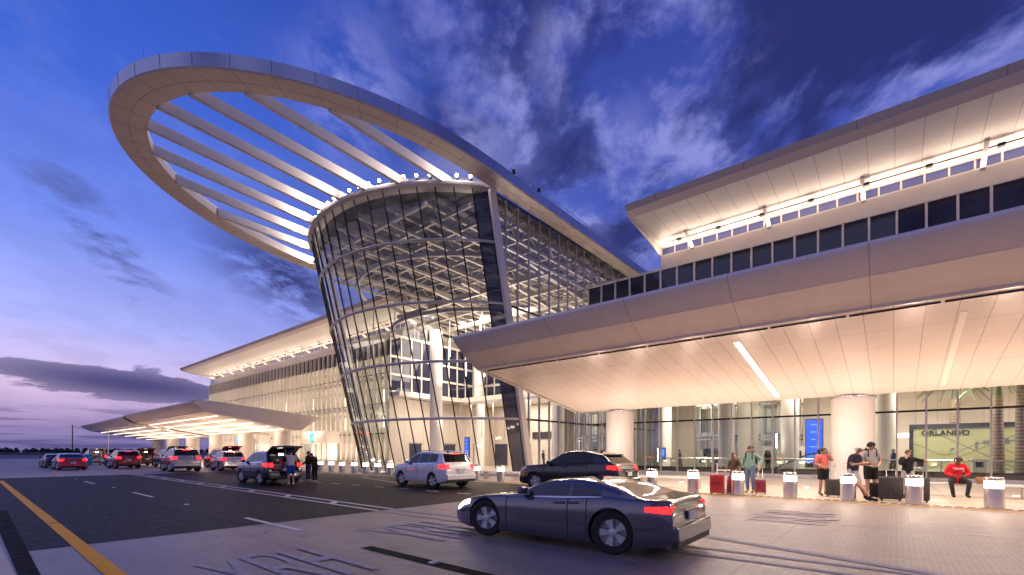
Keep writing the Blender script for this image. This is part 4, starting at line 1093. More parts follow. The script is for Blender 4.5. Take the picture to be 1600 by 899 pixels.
def car_meshes(kind, hatch):
    key = (kind, hatch)
    if key in _bodies: return _bodies[key]
    s = CarShape(kind); k = s.k; L = s.L
    xs = sorted(set([0, .01, .03, .06, .1, L-.1, L-.06, L-.03, L-.01, L]+[L*i/72 for i in range(73)]))
    nv = 15
    mb = MB()
    rings = []
    for x in xs:
        r = [s.P(x, v, 1) for v in range(nv)]+[s.P(x, v, -1) for v in range(nv-2, 0, -1)]
        rings.append(r)
    o = 0; n = len(rings[0])
    mb.v = [tuple(p) for r in rings for p in r]
    for i in range(len(rings)-1):
        for j in range(n):
            mb.f.append((i*n+j, i*n+(j+1) % n, (i+1)*n+(j+1) % n, (i+1)*n+j))
            jj = j if j < nv-1 else n-1-j
            mb.m.append(1 if jj < (4 if kind in ('suv', 'coupe_suv') else 3) else 0)
    mb.f.append(tuple(range(n))); mb.m.append(0)
    mb.f.append(tuple((len(rings)-1)*n+j for j in range(n))[::-1]); mb.m.append(0)
    ob = mb.build('tmp_body', [MATS['white_metal_panel'], BLACKP], smooth=True)
    cut = MB(); cut.mi = 1
    for wx in k['wb']:
        for sd in (-1, 1):
            y0, y1 = (s.W-.26, s.W+.2) if sd > 0 else (-s.W-.2, -s.W+.26)
            c = [(L/2-wx+(k['wr']+.045)*cos(2*pi*q/28), k['wr']+(k['wr']+.045)*sin(2*pi*q/28)) for q in range(28)]
            cut.prism(c, 'y', y0, y1)
    if hatch:
        x0 = -L/2-.3; x1 = -L/2+1.15; wv = s.W*.72
        cut.hexa([(x0,-wv,k['lip']+.36),(x1,-wv,k['lip']+.40),(x1,wv,k['lip']+.40),(x0,wv,k['lip']+.36)], [(x0,-wv*.86,k['top'][8][1]-.06),(x1,-wv*.86,k['top'][8][1]-.08),(x1,wv*.86,k['top'][8][1]-.08),(x0,wv*.86,k['top'][8][1]-.06)])
    co = cut.build('tmp_cut', [BLACKP, BLACKP])
    md = ob.modifiers.new('b', 'BOOLEAN'); md.object = co; md.operation = 'DIFFERENCE'; md.solver = 'EXACT'
    dg = bpy.context.evaluated_depsgraph_get(); dg.update()
    me = bpy.data.meshes.new_from_object(ob.evaluated_get(dg))
    bpy.data.objects.remove(ob); bpy.data.objects.remove(co)
    me.name = kind+'_body'
    for p in me.polygons: p.use_smooth = True
    try: me.set_sharp_from_angle(angle=rad(42))
    except Exception: pass
    def pane(x0, x1, v0, v1, side, nx=8, nv_=5, off=.006, clip=None):
        q = MB(); rows = []
        for i in range(nx+1):
            x = x0+(x1-x0)*i/nx; row = []
            for j in range(nv_+1):
                v = v0+(v1-v0)*j/nv_
                row.append(s.P(x, v, side, off))
            rows.append(row)
        return q.grid(rows)
    parts = {}
    sides = []
    for side in (1, -1):
        edges = [k['dlo'][0]]+list(k['bp'])+[k['dlo'][1]]
        for a, b in zip(edges[:-1], edges[1:]):
            sides.append(pane(a+.02, b-.02, 8.25, 9.86, side, 14))
    def two(x0, x1, v0, nx=10):
        q = MB(); rows = []
        for i in range(nx+1):
            x = x0+(x1-x0)*i/nx
            rows.append([s.P(x, v0+(14-v0)*j/6, 1, .006) for j in range(7)]+[s.P(x, 14-(14-v0)*j/6, -1, .006) for j in range(1, 7)])
        return q.grid(rows)
    parts['windshield'] = two(k['ws'][0], k['ws'][1], 11.4)
    parts['rear_window'] = None if hatch else two(k['rg'][0], k['rg'][1], 11.4)
    tz0, tz1 = k['tailz']
    tails = []
    def xat(z):
        a_, b_ = k['rg'][1]-.05, L
        for _ in range(40):
            m_ = (a_+b_)/2
            if pch(k['top'], m_) > z: a_ = m_
            else: b_ = m_
        return a_
    xa, xb = xat(tz1), xat(tz0)
    for side in (1, -1):
        q = MB(); rows = []
        for i in range(9):                       # rear face, along the top surface of the tail
            v = 9.3+(12.15-9.3)*i/8
            rows.append([s.P(xa+(xb-xa)*j/4, v, side, .014) for j in range(5)])
        q.grid(rows)
        rows = []
        for i in range(7):                       # wraps round the corner on to the flank
            x = xa-.34+.34*i/6; sec = s.sec(x); row = []
            lo = tz0+(tz1-tz0)*.25*(1-i/6); hi = min(tz1-.02*(1-i/6), sec[9][1])
            for j in range(5):
                z = lo+(hi-lo)*j/4; v = 9.0
                for a2 in range(3, 9):
                    if sec[a2][1] <= z <= sec[a2+1][1]: v = a2+(z-sec[a2][1])/max(1e-6, sec[a2+1][1]-sec[a2][1])
                row.append(s.P(x, v, side, .012))
            rows.append(row)
        q.grid(rows)
        tails.append(q)
    tr = MB()
    zt = pch(k['top'], L-.03)
    tr.box(-L/2-.06, -L/2+.05, -s.half(L)*.95, s.half(L)*.95, k['lip']-.02, k['lip']+.10)
    bump = MB().hexa([(-L/2-.09,-s.half(L)*.98,k['lip']+.08),(-L/2+.1,-s.half(L)*1.0,k['lip']+.08),(-L/2+.1,s.half(L)*1.0,k['lip']+.08),(-L/2-.09,s.half(L)*.98,k['lip']+.08)], [(-L/2-.07,-s.half(L)*.98,k['lip']+.30),(-L/2+.1,-s.half(L),k['lip']+.30),(-L/2+.1,s.half(L),k['lip']+.30),(-L/2-.07,s.half(L)*.98,k['lip']+.30)])
    res = dict(shape=s, body=me, sides=sides, parts=parts, tails=tails, trim=tr, bump=bump)
    _bodies[key] = res
    return res
def carpaint(name, col, metal=.35, rough=.28):
    m, t, b = mat(name); v = t.n.new('ShaderNodeTexCoord').outputs['Object']
    n = t.noise(v, 2.2, 4)
    t.val(b.inputs['Base Color'], t.mix(n, tuple(c*.9 for c in col), col)); b.inputs['Metallic'].default_value = metal
    t.val(b.inputs['Roughness'], t.smooth(t.noise(v, 2, 3), .3, .75, rough*.8, rough*1.2))
    b.inputs['Coat Weight'].default_value = 1; b.inputs['Coat Roughness'].default_value = .05
    return m
RIM = plain('alloy_rim', (.62, .62, .64), .35, .35)
PLATE = plain('number_plate', (.65, .66, .70), .4)
CHROME = plain('chrome_trim', (.7, .7, .72), .15, 1.0)
def make_wheel(r, spokes=5):
    t = MB().lathe([(r*.62,-.10),(r*.93,-.105),(r,-.075),(r,.075),(r*.93,.105),(r*.62,.10)], 0, 0, 32, cap=False)
    g = MB(); g.lathe([(r*.64,-.06),(r*.66,.085),(r*.60,.095),(r*.585,.05),(r*.56,-.02),(.05,-.03)], 0, 0, 32, cap=False)
    for k in range(spokes):
        a = 2*pi*k/spokes
        for d in (-.16, .16):
            g.bar((cos(a)*.05, sin(a)*.05, .07), (cos(a+d)*r*.61, sin(a+d)*r*.61, .075), .055, .03)
    g.lathe([(.065,.04),(.065,.095),(.04,.105)], 0, 0, 14)
    return t, g
def car(name, label, kind, paint_, x, y, yaw, scale=.94, lit=True, hatch=False, glassm=None, group='cars at the kerb', head=False, amber=False, dark_tail=False, plate=True):
    M = car_meshes(kind, hatch); s = M['shape']; k = s.k; L = s.L
    t = thing(name, label, 'car', (x, y, .008), yaw, group); t.scale = (scale,)*3
    gm = glassm or CARG
    bme = M['body'].copy(); bme.materials.clear(); bme.materials.append(paint_); bme.materials.append(BLACKP)
    bo = bpy.data.objects.new('body', bme); COL.objects.link(bo); bo.parent = t
    for q in M['sides']: q.build('side_window', gm, t, smooth=True, recalc=False)
    M['parts']['windshield'].build('windshield', gm, t, smooth=True, recalc=False)
    if M['parts']['rear_window']: M['parts']['rear_window'].build('rear_window', gm, t, smooth=True, recalc=False)
    for q in M['tails']: q.build('tail_light', TAILE if lit else TAILD, t, smooth=True, recalc=False)
    M['trim'].build('rear_bumper_trim', BLACKP, t, bevel=.02); M['bump'].build('rear_bumper', paint_, t, bevel=.03)
    if lit and not hatch:
        rgx = -(k['rg'][0]-L/2)
        zt = pch(k['top'], k['rg'][0])
        MB().box(rgx-.05, rgx+.02, -.24, .24, zt-.055, zt-.02).build('brake_light', TAILE, t)
    if not hatch:      # roof spoiler lip
        rgx = L/2-k['rg'][0]; zt = pch(k['top'], k['rg'][0]); wv = s.half(k['rg'][0])*.66
        if kind not in ('sedan', 'roadster'): MB().hexa([(rgx-.14,-wv,zt-.02),(rgx+.16,-wv,zt-.035),(rgx+.16,wv,zt-.035),(rgx-.14,wv,zt-.02)], [(rgx-.15,-wv,zt+.012),(rgx+.16,-wv,zt+.02),(rgx+.16,wv,zt+.02),(rgx-.15,wv,zt+.012)]).build('spoiler', paint_ if not dark_tail else BLACKP, t, bevel=.008)
    if plate: MB().box(-L/2-.03, -L/2+.0, -.17, .17, .70 if kind not in ('sedan', 'roadster') else .54, .84 if kind not in ('sedan', 'roadster') else .67).build('number_plate', PLATE, t)
    MB().box(-L/2-.028, -L/2, -.32, .32, .87 if kind not in ('sedan', 'roadster') else .70, .89 if kind not in ('sedan', 'roadster') else .715).build('tailgate_trim', CHROME, t)
    for side in (1, -1):
        mz = pch(k['belt'], k['dlo'][0])+.06
        MB().hexa([(L/2-k['dlo'][0]-.02, -side*(s.W-.06), mz), (L/2-k['dlo'][0]+.14, -side*(s.W-.06), mz), (L/2-k['dlo'][0]+.10, -side*(s.W+.13), mz+.01), (L/2-k['dlo'][0]+.0, -side*(s.W+.13), mz+.01)],
                  [(L/2-k['dlo'][0]-.02, -side*(s.W-.06), mz+.12), (L/2-k['dlo'][0]+.12, -side*(s.W-.06), mz+.12), (L/2-k['dlo'][0]+.08, -side*(s.W+.13), mz+.14), (L/2-k['dlo'][0]+.0, -side*(s.W+.13), mz+.14)]).build('wing_mirror', paint_, t, bevel=.03)
        # door seams and handles
        q = MB()
        for xd in (1.45, (k['bp'][0]), k['dlo'][1]-.25):
            pts = [s.P(xd, v, side, .004) for v in (3.2, 4, 5, 6, 7, 8)]
            for a, b in zip(pts[:-1], pts[1:]): q.bar(a, b, .012, .006)
        q.build('door_seam', BLACKP, t)
        for xd in (k['bp'][0]-.16, k['dlo'][1]-.5):
            a = s.P(xd-.1, 6.4, side, .02); b = s.P(xd+.1, 6.4, side, .02); MB().bar(a, b, .03, .03).build('door_handle', paint_, t)
        q = MB(); q.grid([[s.P(k['dlo'][0]+.1+(k['dlo'][1]-k['dlo'][0]-.1)*i/14, v, side, .008) for v in (7.95, 8.22)] for i in range(15)]); q.build('window_trim', CHROME if kind != 'coupe_suv' else BLACKM, t, recalc=False)
        if k['rail']:
            pts = [s.P(xr, 11.4, side, .05) for xr in [2.1+i*(k['rg'][0]-2.3)/8 for i in range(9)]]
            MB().tube([s.P(2.05, 11.4, side, .0)]+pts+[s.P(k['rg'][0]-.12, 11.4, side, .0)], .02, 6).build('roof_rail', STEEL, t)
        MB().grid([[s.P(.10+.42*i/6, v, side, .012) for v in (6.2, 7.4, 8.0)] for i in range(7)]).build('headlight', HEADE if head else PLATE, t, recalc=False)
    MB().hexa([(L/2-k['rg'][0]+.45,-.02,pch(k['top'],k['rg'][0]-.5)-.01),(L/2-k['rg'][0]+.62,-.02,pch(k['top'],k['rg'][0]-.6)-.01),(L/2-k['rg'][0]+.62,.02,pch(k['top'],k['rg'][0]-.6)-.01),(L/2-k['rg'][0]+.45,.02,pch(k['top'],k['rg'][0]-.5)-.01)],
              [(L/2-k['rg'][0]+.44,-.01,pch(k['top'],k['rg'][0]-.5)+.07),(L/2-k['rg'][0]+.48,-.01,pch(k['top'],k['rg'][0]-.5)+.07),(L/2-k['rg'][0]+.48,.01,pch(k['top'],k['rg'][0]-.5)+.07),(L/2-k['rg'][0]+.44,.01,pch(k['top'],k['rg'][0]-.5)+.07)]).build('roof_antenna', BLACKP, t)
    tm, gm_ = make_wheel(k['wr'])
    for wx in k['wb']:
        for sd in (1, -1):
            wo = tm.build('wheel', RUBBER, t, smooth='auto', loc=(L/2-wx, sd*(s.W-.13), k['wr']))
            wo.rotation_euler = (rad(-90) if sd > 0 else rad(90), 0, .3)
            gm_.build('rim', RIM, wo, smooth='auto')
    if hatch:
        # raised tailgate: curved panel hinged at the roof's rear edge, with its glass
        hx = L/2-k['rg'][0]+.10; hz = pch(k['top'], k['rg'][0]-.1)+.02; wv = s.W*.78
        rows = []; rows2 = []
        for i in range(9):
            u = i/8; px = hx-1.02*u; pz = hz+.56*u-.12*u*u-.35*max(0, u-.72)
            rows.append([(px, wv*(j/4-1)*(1-.06*u), pz-.03*abs(j/4-1)**3) for j in range(9)])
            rows2.append([(px, wv*.94*(j/4-1)*(1-.06*u), pz-.10-.02*abs(j/4-1)**3) for j in range(9)])
        g = MB().grid(rows).grid(rows2)
        for r in (0, 8):
            a, b = rows[r], rows2[r]
            g.grid([a, b])
        g.grid([[r[0] for r in rows], [r[0] for r in rows2]]); g.grid([[r[8] for r in rows], [r[8] for r in rows2]])
        ho = g.build('tailgate', [paint_], t, smooth='auto')
        MB().grid([[(p[0], p[1]*.8, p[2]-.004) for p in r[1:8]] for r in rows2[1:5]]).build('rear_window', gm, ho, recalc=False)
        for sd in (-1, 1): MB().tube([(hx-.12, sd*wv*.85, hz-.45), (hx-.62, sd*wv*.85, hz+.12)], .012, 6).build('gas_strut', STEEL, t)
        MB().box(hx-.05, hx-.0, -.12, .12, hz-.14, hz-.12).build('cargo_lamp', STRIPE_L, t)
        q = MB().box(-L/2+.1, -L/2+.45, -.4, -.02, k['lip']+.41, k['lip']+.80).box(-L/2+.3, -L/2+.7, .05, .5, k['lip']+.41, k['lip']+.70)
        q.build('cargo_liner', plain('cargo_grey_'+str(len(MATS)), (.22, .20, .22), .7), t, bevel=.04)
    if amber:
        for q in M['tails'][:1]:
            pass
    return t
WHITEP = carpaint('white_car_paint', (.84, .82, .83), .0, .2)
BLACKC = carpaint('black_car_paint', (.012, .010, .014), .2, .2)
NAVYC = carpaint('navy_car_paint', (.010, .013, .036), .2, .2)
SILVC = carpaint('silver_car_paint', (.58, .55, .57), .4, .25)
GREYC = carpaint('grey_car_paint', (.36, .33, .37), .5, .25)
REDC = carpaint('red_car_paint', (.42, .02, .025), .3, .25)
DREDC = carpaint('dark_red_car_paint', (.36, .015, .02), .3, .25)
W180 = pi
car('parked_suv', 'white SUV with red brake lights on, pulling in beside the leaning glass tower', 'suv', WHITEP, -16.05, 13.75, W180-rad(7), .93)
car('parked_crossover', 'black crossover coupe with red tail lights, in front of the left outer column', 'coupe_suv', BLACKC, -9.75, 15.75, W180-rad(1), .95, dark_tail=True)
car('parked_suv', 'dark blue SUV with its tailgate up, man in white tee behind it', 'suv', NAVYC, -23.9, 9.95, W180-rad(3), .93, hatch=True)
car('parked_suv', 'silver SUV waiting behind the dark blue one, nearest the column row', 'suv', SILVC, -42.6, 14.5, W180-rad(6), .95)
car('parked_van', 'large silver-brown SUV with chrome bumper, between the two red brake-lit cars and the pale SUV', 'van', GREYC, -43.6, 11.5, W180-rad(5), 1.0)
car('moving_car', 'red SUV with glowing brake lights, second from the left in the road', 'suv', DREDC, -55.7, 10.2, W180, 1.0)
car('moving_car', 'bright red low car with glowing tail lights, leftmost in the road', 'sedan', REDC, -55.0, 6.4, W180, 1.0)
car('moving_car', 'dark small car beyond the leftmost red car', 'sedan', BLACKC, -63.0, 6.3, W180, .95, lit=False)
car('parked_van', 'dark red van with its tailgate up under the canopy, behind the pale SUV', 'van', DREDC, -50.0, 16.6, W180, 1.0, hatch=True)
car('parked_van', 'black van with its tailgate up, just left of the large silver-brown SUV', 'van', BLACKC, -56.0, 13.9, W180, 1.0, hatch=True)
car('parked_suv', 'tan SUV with its tailgate up behind the red brake-lit SUV', 'suv', carpaint('tan_car_paint', (.20, .12, .08)), -63.5, 13.2, W180, 1.0, hatch=True)
car('parked_suv', 'pale SUV with its tailgate up at the far left, blue bin behind it', 'suv', SILVC, -72.5, 10.6, W180, 1.0, hatch=True)
car('moving_car', 'low dark grey car driving past in the near lane, closest to the viewer', 'roadster', carpaint('violet_grey_paint', (.15, .135, .17), .6, .12), -4.55, 7.15, W180+rad(1), .97, glassm=CARGC, head=True)
# ------------------------------------------------------------------ people
def skinmat(name, c):
    m = plain(name, c, .5, var=.05); MATS[name].node_tree.nodes['Principled BSDF'].inputs['Subsurface Weight'].default_value = .05
    return m
SKIN_A = skinmat('skin_light', (.56, .33, .24)); SKIN_B = skinmat('skin_tan', (.45, .25, .17)); SKIN_C = skinmat('skin_dark', (.15, .07, .045))
def cloth(name, c): return plain(name, c, .85, var=.12, scale=14, bump=.25, bscale=160, spec=.2)
HAIR_D = plain('dark_hair', (.018, .012, .010), .55, var=.2, scale=20); HAIR_B = plain('brown_hair', (.07, .04, .025), .55, var=.2, scale=20); HAIR_G = plain('grey_hair', (.45, .42, .40), .6)
EYE = plain('eye_dark', (.02, .015, .012), .2)
LIP = plain('lip', (.33, .12, .10), .5)
BASE = dict(pelvis=(0,0,.95), spine=(0,-.01,1.12), chest=(0,0,1.32), nb=(0,.01,1.45), neck=(0,0,1.52), head=(0,-.02,1.61), top=(0,-.01,1.69),
  shL=(.165,.01,1.41), elL=(.215,.03,1.14), wrL=(.225,-.06,.90), hdL=(.225,-.085,.83), shR=(-.165,.01,1.41), elR=(-.215,.03,1.14), wrR=(-.225,-.06,.90), hdR=(-.225,-.085,.83),
  hpL=(.085,0,.90), knL=(.10,-.03,.50), anL=(.105,.02,.085), toL=(.115,-.15,.045), hpR=(-.085,0,.90), knR=(-.10,-.03,.50), anR=(-.105,.02,.085), toR=(-.115,-.15,.045))
RAD = dict(pelvis=.125, spine=.118, chest=.130, nb=.075, neck=.056, head=.092, top=.070, sh=.070, el=.047, wr=.033, hd=.034, hp=.098, kn=.060, an=.042, to=.034)
def rad_of(n): return RAD[n] if n in RAD else RAD[n[:2]]
LINKS = [('pelvis','spine'),('spine','chest'),('chest','nb'),('nb','neck'),('neck','head'),('head','top'),('chest','shL'),('shL','elL'),('elL','wrL'),('wrL','hdL'),('chest','shR'),('shR','elR'),('elR','wrR'),('wrR','hdR'),
  ('pelvis','hpL'),('hpL','knL'),('knL','anL'),('anL','toL'),('pelvis','hpR'),('hpR','knR'),('knR','anR'),('anR','toR')]
def person(label, loc, yaw, pose, skin, shirt, pants, shoes, hair, height=1.75, fat=1.0, sleeves='short', legs='long', hairstyle='short', cap=None, group=None, skirt=False):
    """front of the figure is -y locally; pose overrides joints (metres for a 1.75 m figure)"""
    J = {k: Vector(v) for k, v in BASE.items()}
    for k, v in pose.items():
        if k != 'look': J[k] = Vector(v)
    names = list(J); me = bpy.data.meshes.new('body'); verts = [J[n] for n in names]; edges = [(names.index(a), names.index(b)) for a, b in LINKS]
    radii = [rad_of(n) for n in names]
    radii = [r*(fat if n in ('pelvis','spine','chest','hpL','hpR') else 1) for r, n in zip(radii, names)]
    # fingers and thumb
    for S in 'LR':
        h = J['hd'+S]; d = (h-J['wr'+S]); d.normalize()
        side = Vector((0,-1,0)); side = (side-d*side.dot(d));
        if side.length < .2: side = Vector((1,0,0))-d*d.x
        side.normalize(); pn = d.cross(side)
        hi = names.index('hd'+S)
        for q, (o, ln) in enumerate(((-.024,.066),(-.008,.076),(.008,.072),(.024,.058))):
            a = h+side*o+d*.035; b = a+d*ln*.5+pn*(.006 if S == 'L' else -.006); c = b+d*ln*.4+pn*(.016 if S == 'L' else -.016)
            i = len(verts); verts += [a, b, c]; edges += [(hi, i), (i, i+1), (i+1, i+2)]; radii += [.0095, .009, .008]
        a = h+side*.036-d*.01; b = a+side*.022+d*.03; i = len(verts); verts += [a, b]; edges += [(hi, i), (i, i+1)]; radii += [.011, .009]
    # nose
    up = (J['top']-J['neck']).normalized(); fw = pose.get('look', (0,-1,0)); fw = Vector(fw); fw = (fw-up*fw.dot(up)).normalized()
    i = len(verts); verts.append(J['head']+fw*.108-up*.005); edges.append((names.index('head'), i)); radii.append(.013)
    me.from_pydata([tuple(v) for v in verts], edges, [])
    ob = bpy.data.objects.new('tmp', me); COL.objects.link(ob)
    ob.modifiers.new('s', 'SKIN')
    for k, r in enumerate(radii):
        sv = me.skin_vertices[0].data[k]
        sv.radius = (r, r); sv.use_root = (k == 0)
    sm = ob.modifiers.new('u', 'SUBSURF'); sm.levels = 2; sm.render_levels = 2
    dg = bpy.context.evaluated_depsgraph_get(); dg.update()
    bm_ = bpy.data.meshes.new_from_object(ob.evaluated_get(dg)); bpy.data.objects.remove(ob)
    for p in bm_.polygons: p.use_smooth = True
    bm_.materials.clear(); bm_.materials.append(skin)
    root = thing('person', label, 'person', loc, yaw, group); root.scale = (height/1.75,)*3
    bo = bpy.data.objects.new('body', bm_); COL.objects.link(bo); bo.parent = root
    # classify faces by nearest bone
    segs = [(a, b, J[a], J[b]) for a, b in LINKS]
    def nearest(p):
        best = None
        for a, b, A, B in segs:
            d = B-A; t = max(0, min(1, (p-A).dot(d)/max(1e-9, d.length_squared))); r = (A+d*t-p).length-(rad_of(a)*(1-t)+rad_of(b)*t)*.9
            if best is None or r < best[0]: best = (r, a, b, t)
        return best
    cls = []
    for p in bm_.polygons:
        r, a, b, t = nearest(p.center); n2 = b[:2] if b not in RAD else b
        if b in ('spine','chest'): c = 'torso'
        elif b == 'nb': c = 'torso'
        elif b in ('neck',): c = 'skin' if t > .15 else 'torso'
        elif n2 == 'sh': c = 'torso'
        elif n2 == 'el': c = 'uarm' if t < .62 else 'larm0'
        elif n2 == 'wr': c = 'larm' if t < .9 else 'hand'
        elif n2 == 'hd': c = 'hand'
        elif n2 == 'hp': c = 'hip'
        elif n2 == 'kn': c = 'thigh' if t < .8 else 'knee'
        elif n2 == 'an': c = 'shin' if t < .86 else 'foot'
        elif n2 == 'to': c = 'foot'
        else: c = 'skin'
        if c == 'torso' and b == 'spine' and t < .22: c = 'waist'
        cls.append(c)
    def garment(name, m, keep, off):
        vs = {}; q = MB()
        for p, c in zip(bm_.polygons, cls):
            if c not in keep: continue
            f = []
            for vi in p.vertices:
                if vi not in vs:
                    v = bm_.vertices[vi]; vs[vi] = len(q.v); q.v.append(tuple(v.co+v.normal*off))
                f.append(vs[vi])
            q.f.append(tuple(f)); q.m.append(0)
        if not q.f: return
        o = q.build(name, m, root, smooth=True, recalc=False)
        return o
    top = {'torso','waist','uarm'}
    if sleeves == 'long': top |= {'larm0','larm'}
    garment('shirt' if sleeves == 'short' else 'jacket', shirt, top, .016)
    low = {'hip','waist','thigh'}
    if legs == 'long': low |= {'knee','shin'}
    garment('trousers' if legs == 'long' else 'shorts', pants, low, .012 if legs == 'long' else .024)
    garment('shoe', shoes, {'foot'}, .012)
    # face and hair
    hc = J['head']; rt = fw.cross(up).normalized()
    for s in (-1, 1):
        e = hc+fw*.084+up*.022+rt*s*.032
        MB().lathe([(.004,-.010),(.011,0),(.004,.010)], e.x, e.y, 8, e.z).build('eye', EYE, root, smooth=True)
        e2 = hc+rt*s*.093-fw*.0+up*.0
        MB().lathe([(.006,-.03),(.016,-.01),(.016,.014),(.006,.03)], e2.x, e2.y, 8, e2.z).build('ear', skin, root, smooth=True)
    mo = hc+fw*.084-up*.042; MB().bar(mo-rt*.022, mo+rt*.022, .014, .012).build('mouth', LIP, root)
    if hair:
        q = MB(); rows = []
        low_ = {'short': -.02, 'long': -.05, 'pony': -.03}[hairstyle]
        for i in range(9):
            th = i/8*(pi*.60); row = []
            for j in range(21):
                ph = 2*pi*j/20; d_ = fw*cos(ph)*sin(th)+rt*sin(ph)*sin(th)+up*cos(th)
                rr = .112
                front = max(0, cos(ph))*max(0, sin(th))
                t2 = th if front < .55 else min(th, pi*.34)
                d_ = fw*cos(ph)*sin(t2)+rt*sin(ph)*sin(t2)+up*cos(t2)
                row.append(hc+up*.022-fw*.008+d_*rr*(1.0 if t2 == th else 1.0))
            rows.append(row)
        q.grid(rows)
        if hairstyle == 'long':
            q.tube([hc-fw*.06-up*.0, hc-fw*.085-up*.10, hc-fw*.08-up*.22, hc-fw*.05-up*.30], [.085,.085,.07,.03], 12)
        if hairstyle == 'pony':
            q.tube([hc-fw*.09+up*.05, hc-fw*.15+up*.02, hc-fw*.15-up*.08, hc-fw*.13-up*.16], [.035,.05,.04,.012], 10)
        q.build('hair', hair, root, smooth=True, recalc=False)
    if cap:
        q = MB(); rows = []
        for i in range(7):
            th = i/6*pi*.5
            rows.append([hc+up*.035+(fw*cos(2*pi*j/20)+rt*sin(2*pi*j/20))*sin(th)*.118+up*cos(th)*.112 for j in range(21)])
        q.grid(rows)
        q.add([hc+up*.04+fw*.105-rt*.08, hc+up*.03+fw*.20-rt*.05, hc+up*.03+fw*.20+rt*.05, hc+up*.04+fw*.105+rt*.08, hc+up*.06+fw*.105], [(0,1,2,3),(0,4,3)])
        q.build('cap', cap, root, smooth=True, recalc=False)
    return root
def rounded(b, name, m, parent, bev=.03, loc=None):
    return MB().box(*b).build(name, m, parent, bevel=bev, loc=loc, smooth='auto')
def suitcase(label, x, y, yaw, w_, d, h, m, handle=.35, ribs=True, group='wheeled suitcases by the kerb'):
    t = thing('suitcase', label, 'suitcase', (x, y, .012), yaw, group)
    rounded((-w_/2, w_/2, -d/2, d/2, .055, h), 'shell', m, t, .05)
    if ribs:
        q = MB()
        for k in range(5): xx = -w_*.36+k*w_*.18; q.box(xx-.012, xx+.012, -d/2-.008, d/2+.008, .12, h-.07)
        q.build('rib', m, t, bevel=.005)
    MB().box(-w_/2-.004, w_/2+.004, -.012, .012, .07, h+.003).build('zip_band', BLACKP, t)
    MB().box(-w_*.18, w_*.18, -d/2-.025, -d/2-.005, h*.55, h*.58).build('side_grip', BLACKP, t)
    for sx in (-1, 1):
        for sy in (-1, 1):
            MB().lathe([(.03,-.012),(.032,0),(.03,.012)], 0, 0, 14).build('wheel', RUBBER, t, loc=(sx*w_*.38, sy*d*.34, .032)).rotation_euler = (0, rad(90), 0)
    if handle:
        MB().tube([(-w_*.2, d*.3, h-.02), (-w_*.2, d*.3, h+handle)], .009, 6).tube([(w_*.2, d*.3, h-.02), (w_*.2, d*.3, h+handle)], .009, 6).tube([(-w_*.22, d*.3, h+handle), (w_*.22, d*.3, h+handle)], .016, 8).build('pull_handle', STEEL, t)
    return t
def backpack(label, loc, yaw, m, sc=1.0):
    t = thing('backpack', label, 'backpack', loc, yaw); t.scale = (sc,)*3
    rounded((-.15, .15, -.01, .16, -.24, .22), 'bag', m, t, .06); rounded((-.11, .11, .14, .21, -.20, .02), 'front_pocket', m, t, .03)
    for s in (-1, 1): MB().tube([(s*.10, .0, .20), (s*.115, -.10, .26), (s*.12, -.26, .18), (s*.12, -.275, 0), (s*.11, -.16, -.14), (s*.12, 0, -.18)], .020, 6).build('strap', m, t, smooth=True)
    return t
# -- couple with the red cases
C = cloth
person('girl with long dark hair in an olive jacket behind the big red suitcase', (-4.55, 18.35, .012), rad(-20),
   dict(wrR=(-.20,-.26,.98), hdR=(-.20,-.31,.95), elR=(-.25,-.05,1.12), wrL=(.20,-.20,.98), hdL=(.19,-.26,.97), look=(.75,-.65,0)), SKIN_A, C('olive_jacket', (.085, .06, .04)), C('black_leggings', (.02, .02, .022)), C('light_shoe', (.5, .45, .42)), HAIR_D, 1.52, .9, 'long', 'long', 'long')
person('man in a pale green hoodie and jeans behind a lit bollard', (-4.15, 18.95, .012), rad(-12),
   dict(elL=(.36,.10,1.20), wrL=(.34,-.04,1.0), hdL=(.35,-.06,.93), elR=(-.27,.06,1.17), wrR=(-.30,-.10,.96), hdR=(-.31,-.13,.90), head=(.03,-.05,1.61), top=(.03,-.04,1.69), look=(.75,-.66,0)), SKIN_A, C('green_hoodie', (.20, .33, .29)), C('blue_jeans', (.13, .17, .30)), C('tan_shoe', (.42, .30, .12)), HAIR_B, 1.78, 1.1, 'long', 'long', 'short')
backpack('black backpack on the man in the green hoodie', (-4.15, 18.95, 1.30), rad(-12), C('backpack_black', (.02,.02,.025)), 1.0).location = (-4.12, 19.08, 1.32)
REDS = plain('red_shell', (.52, .025, .03), .3, coat=.6); MAR = plain('maroon_shell', (.22, .015, .04), .3, coat=.6); PUR = plain('purple_shell', (.16, .015, .07), .3, coat=.6)
GREYS = cloth('grey_luggage', (.06, .052, .055)); BLKS = cloth('black_luggage', (.02, .02, .022))
suitcase('large bright red hard suitcase in front of the girl in olive', -4.93, 17.55, rad(12), .48, .30, .72, REDS, .38)
suitcase('dark purple suitcase between the girl in olive and the lit bollard', -4.55, 18.15, rad(70), .42, .26, .66, PUR, 0)
suitcase('small maroon hard suitcase right of the man in the green hoodie', -3.75, 18.65, rad(15), .36, .24, .52, MAR, .42)
lt = thing('luggage_cart', 'pale pink luggage trolley frame behind the girl with the red suitcase', 'luggage cart', (-4.95, 18.95, .012), rad(10))
MB().tube([(-.36,0,.1),(-.36,0,1.05),(.36,0,1.05),(.36,0,.1)], .022, 8).box(-.36,.36,-.01,.01,.55,.62).box(-.36,.36,-.01,.01,.80,.86).build('frame', WHITE, lt)
MB().box(-.38,.38,-.7,.02,.10,.15).build('platform', ALU, lt)
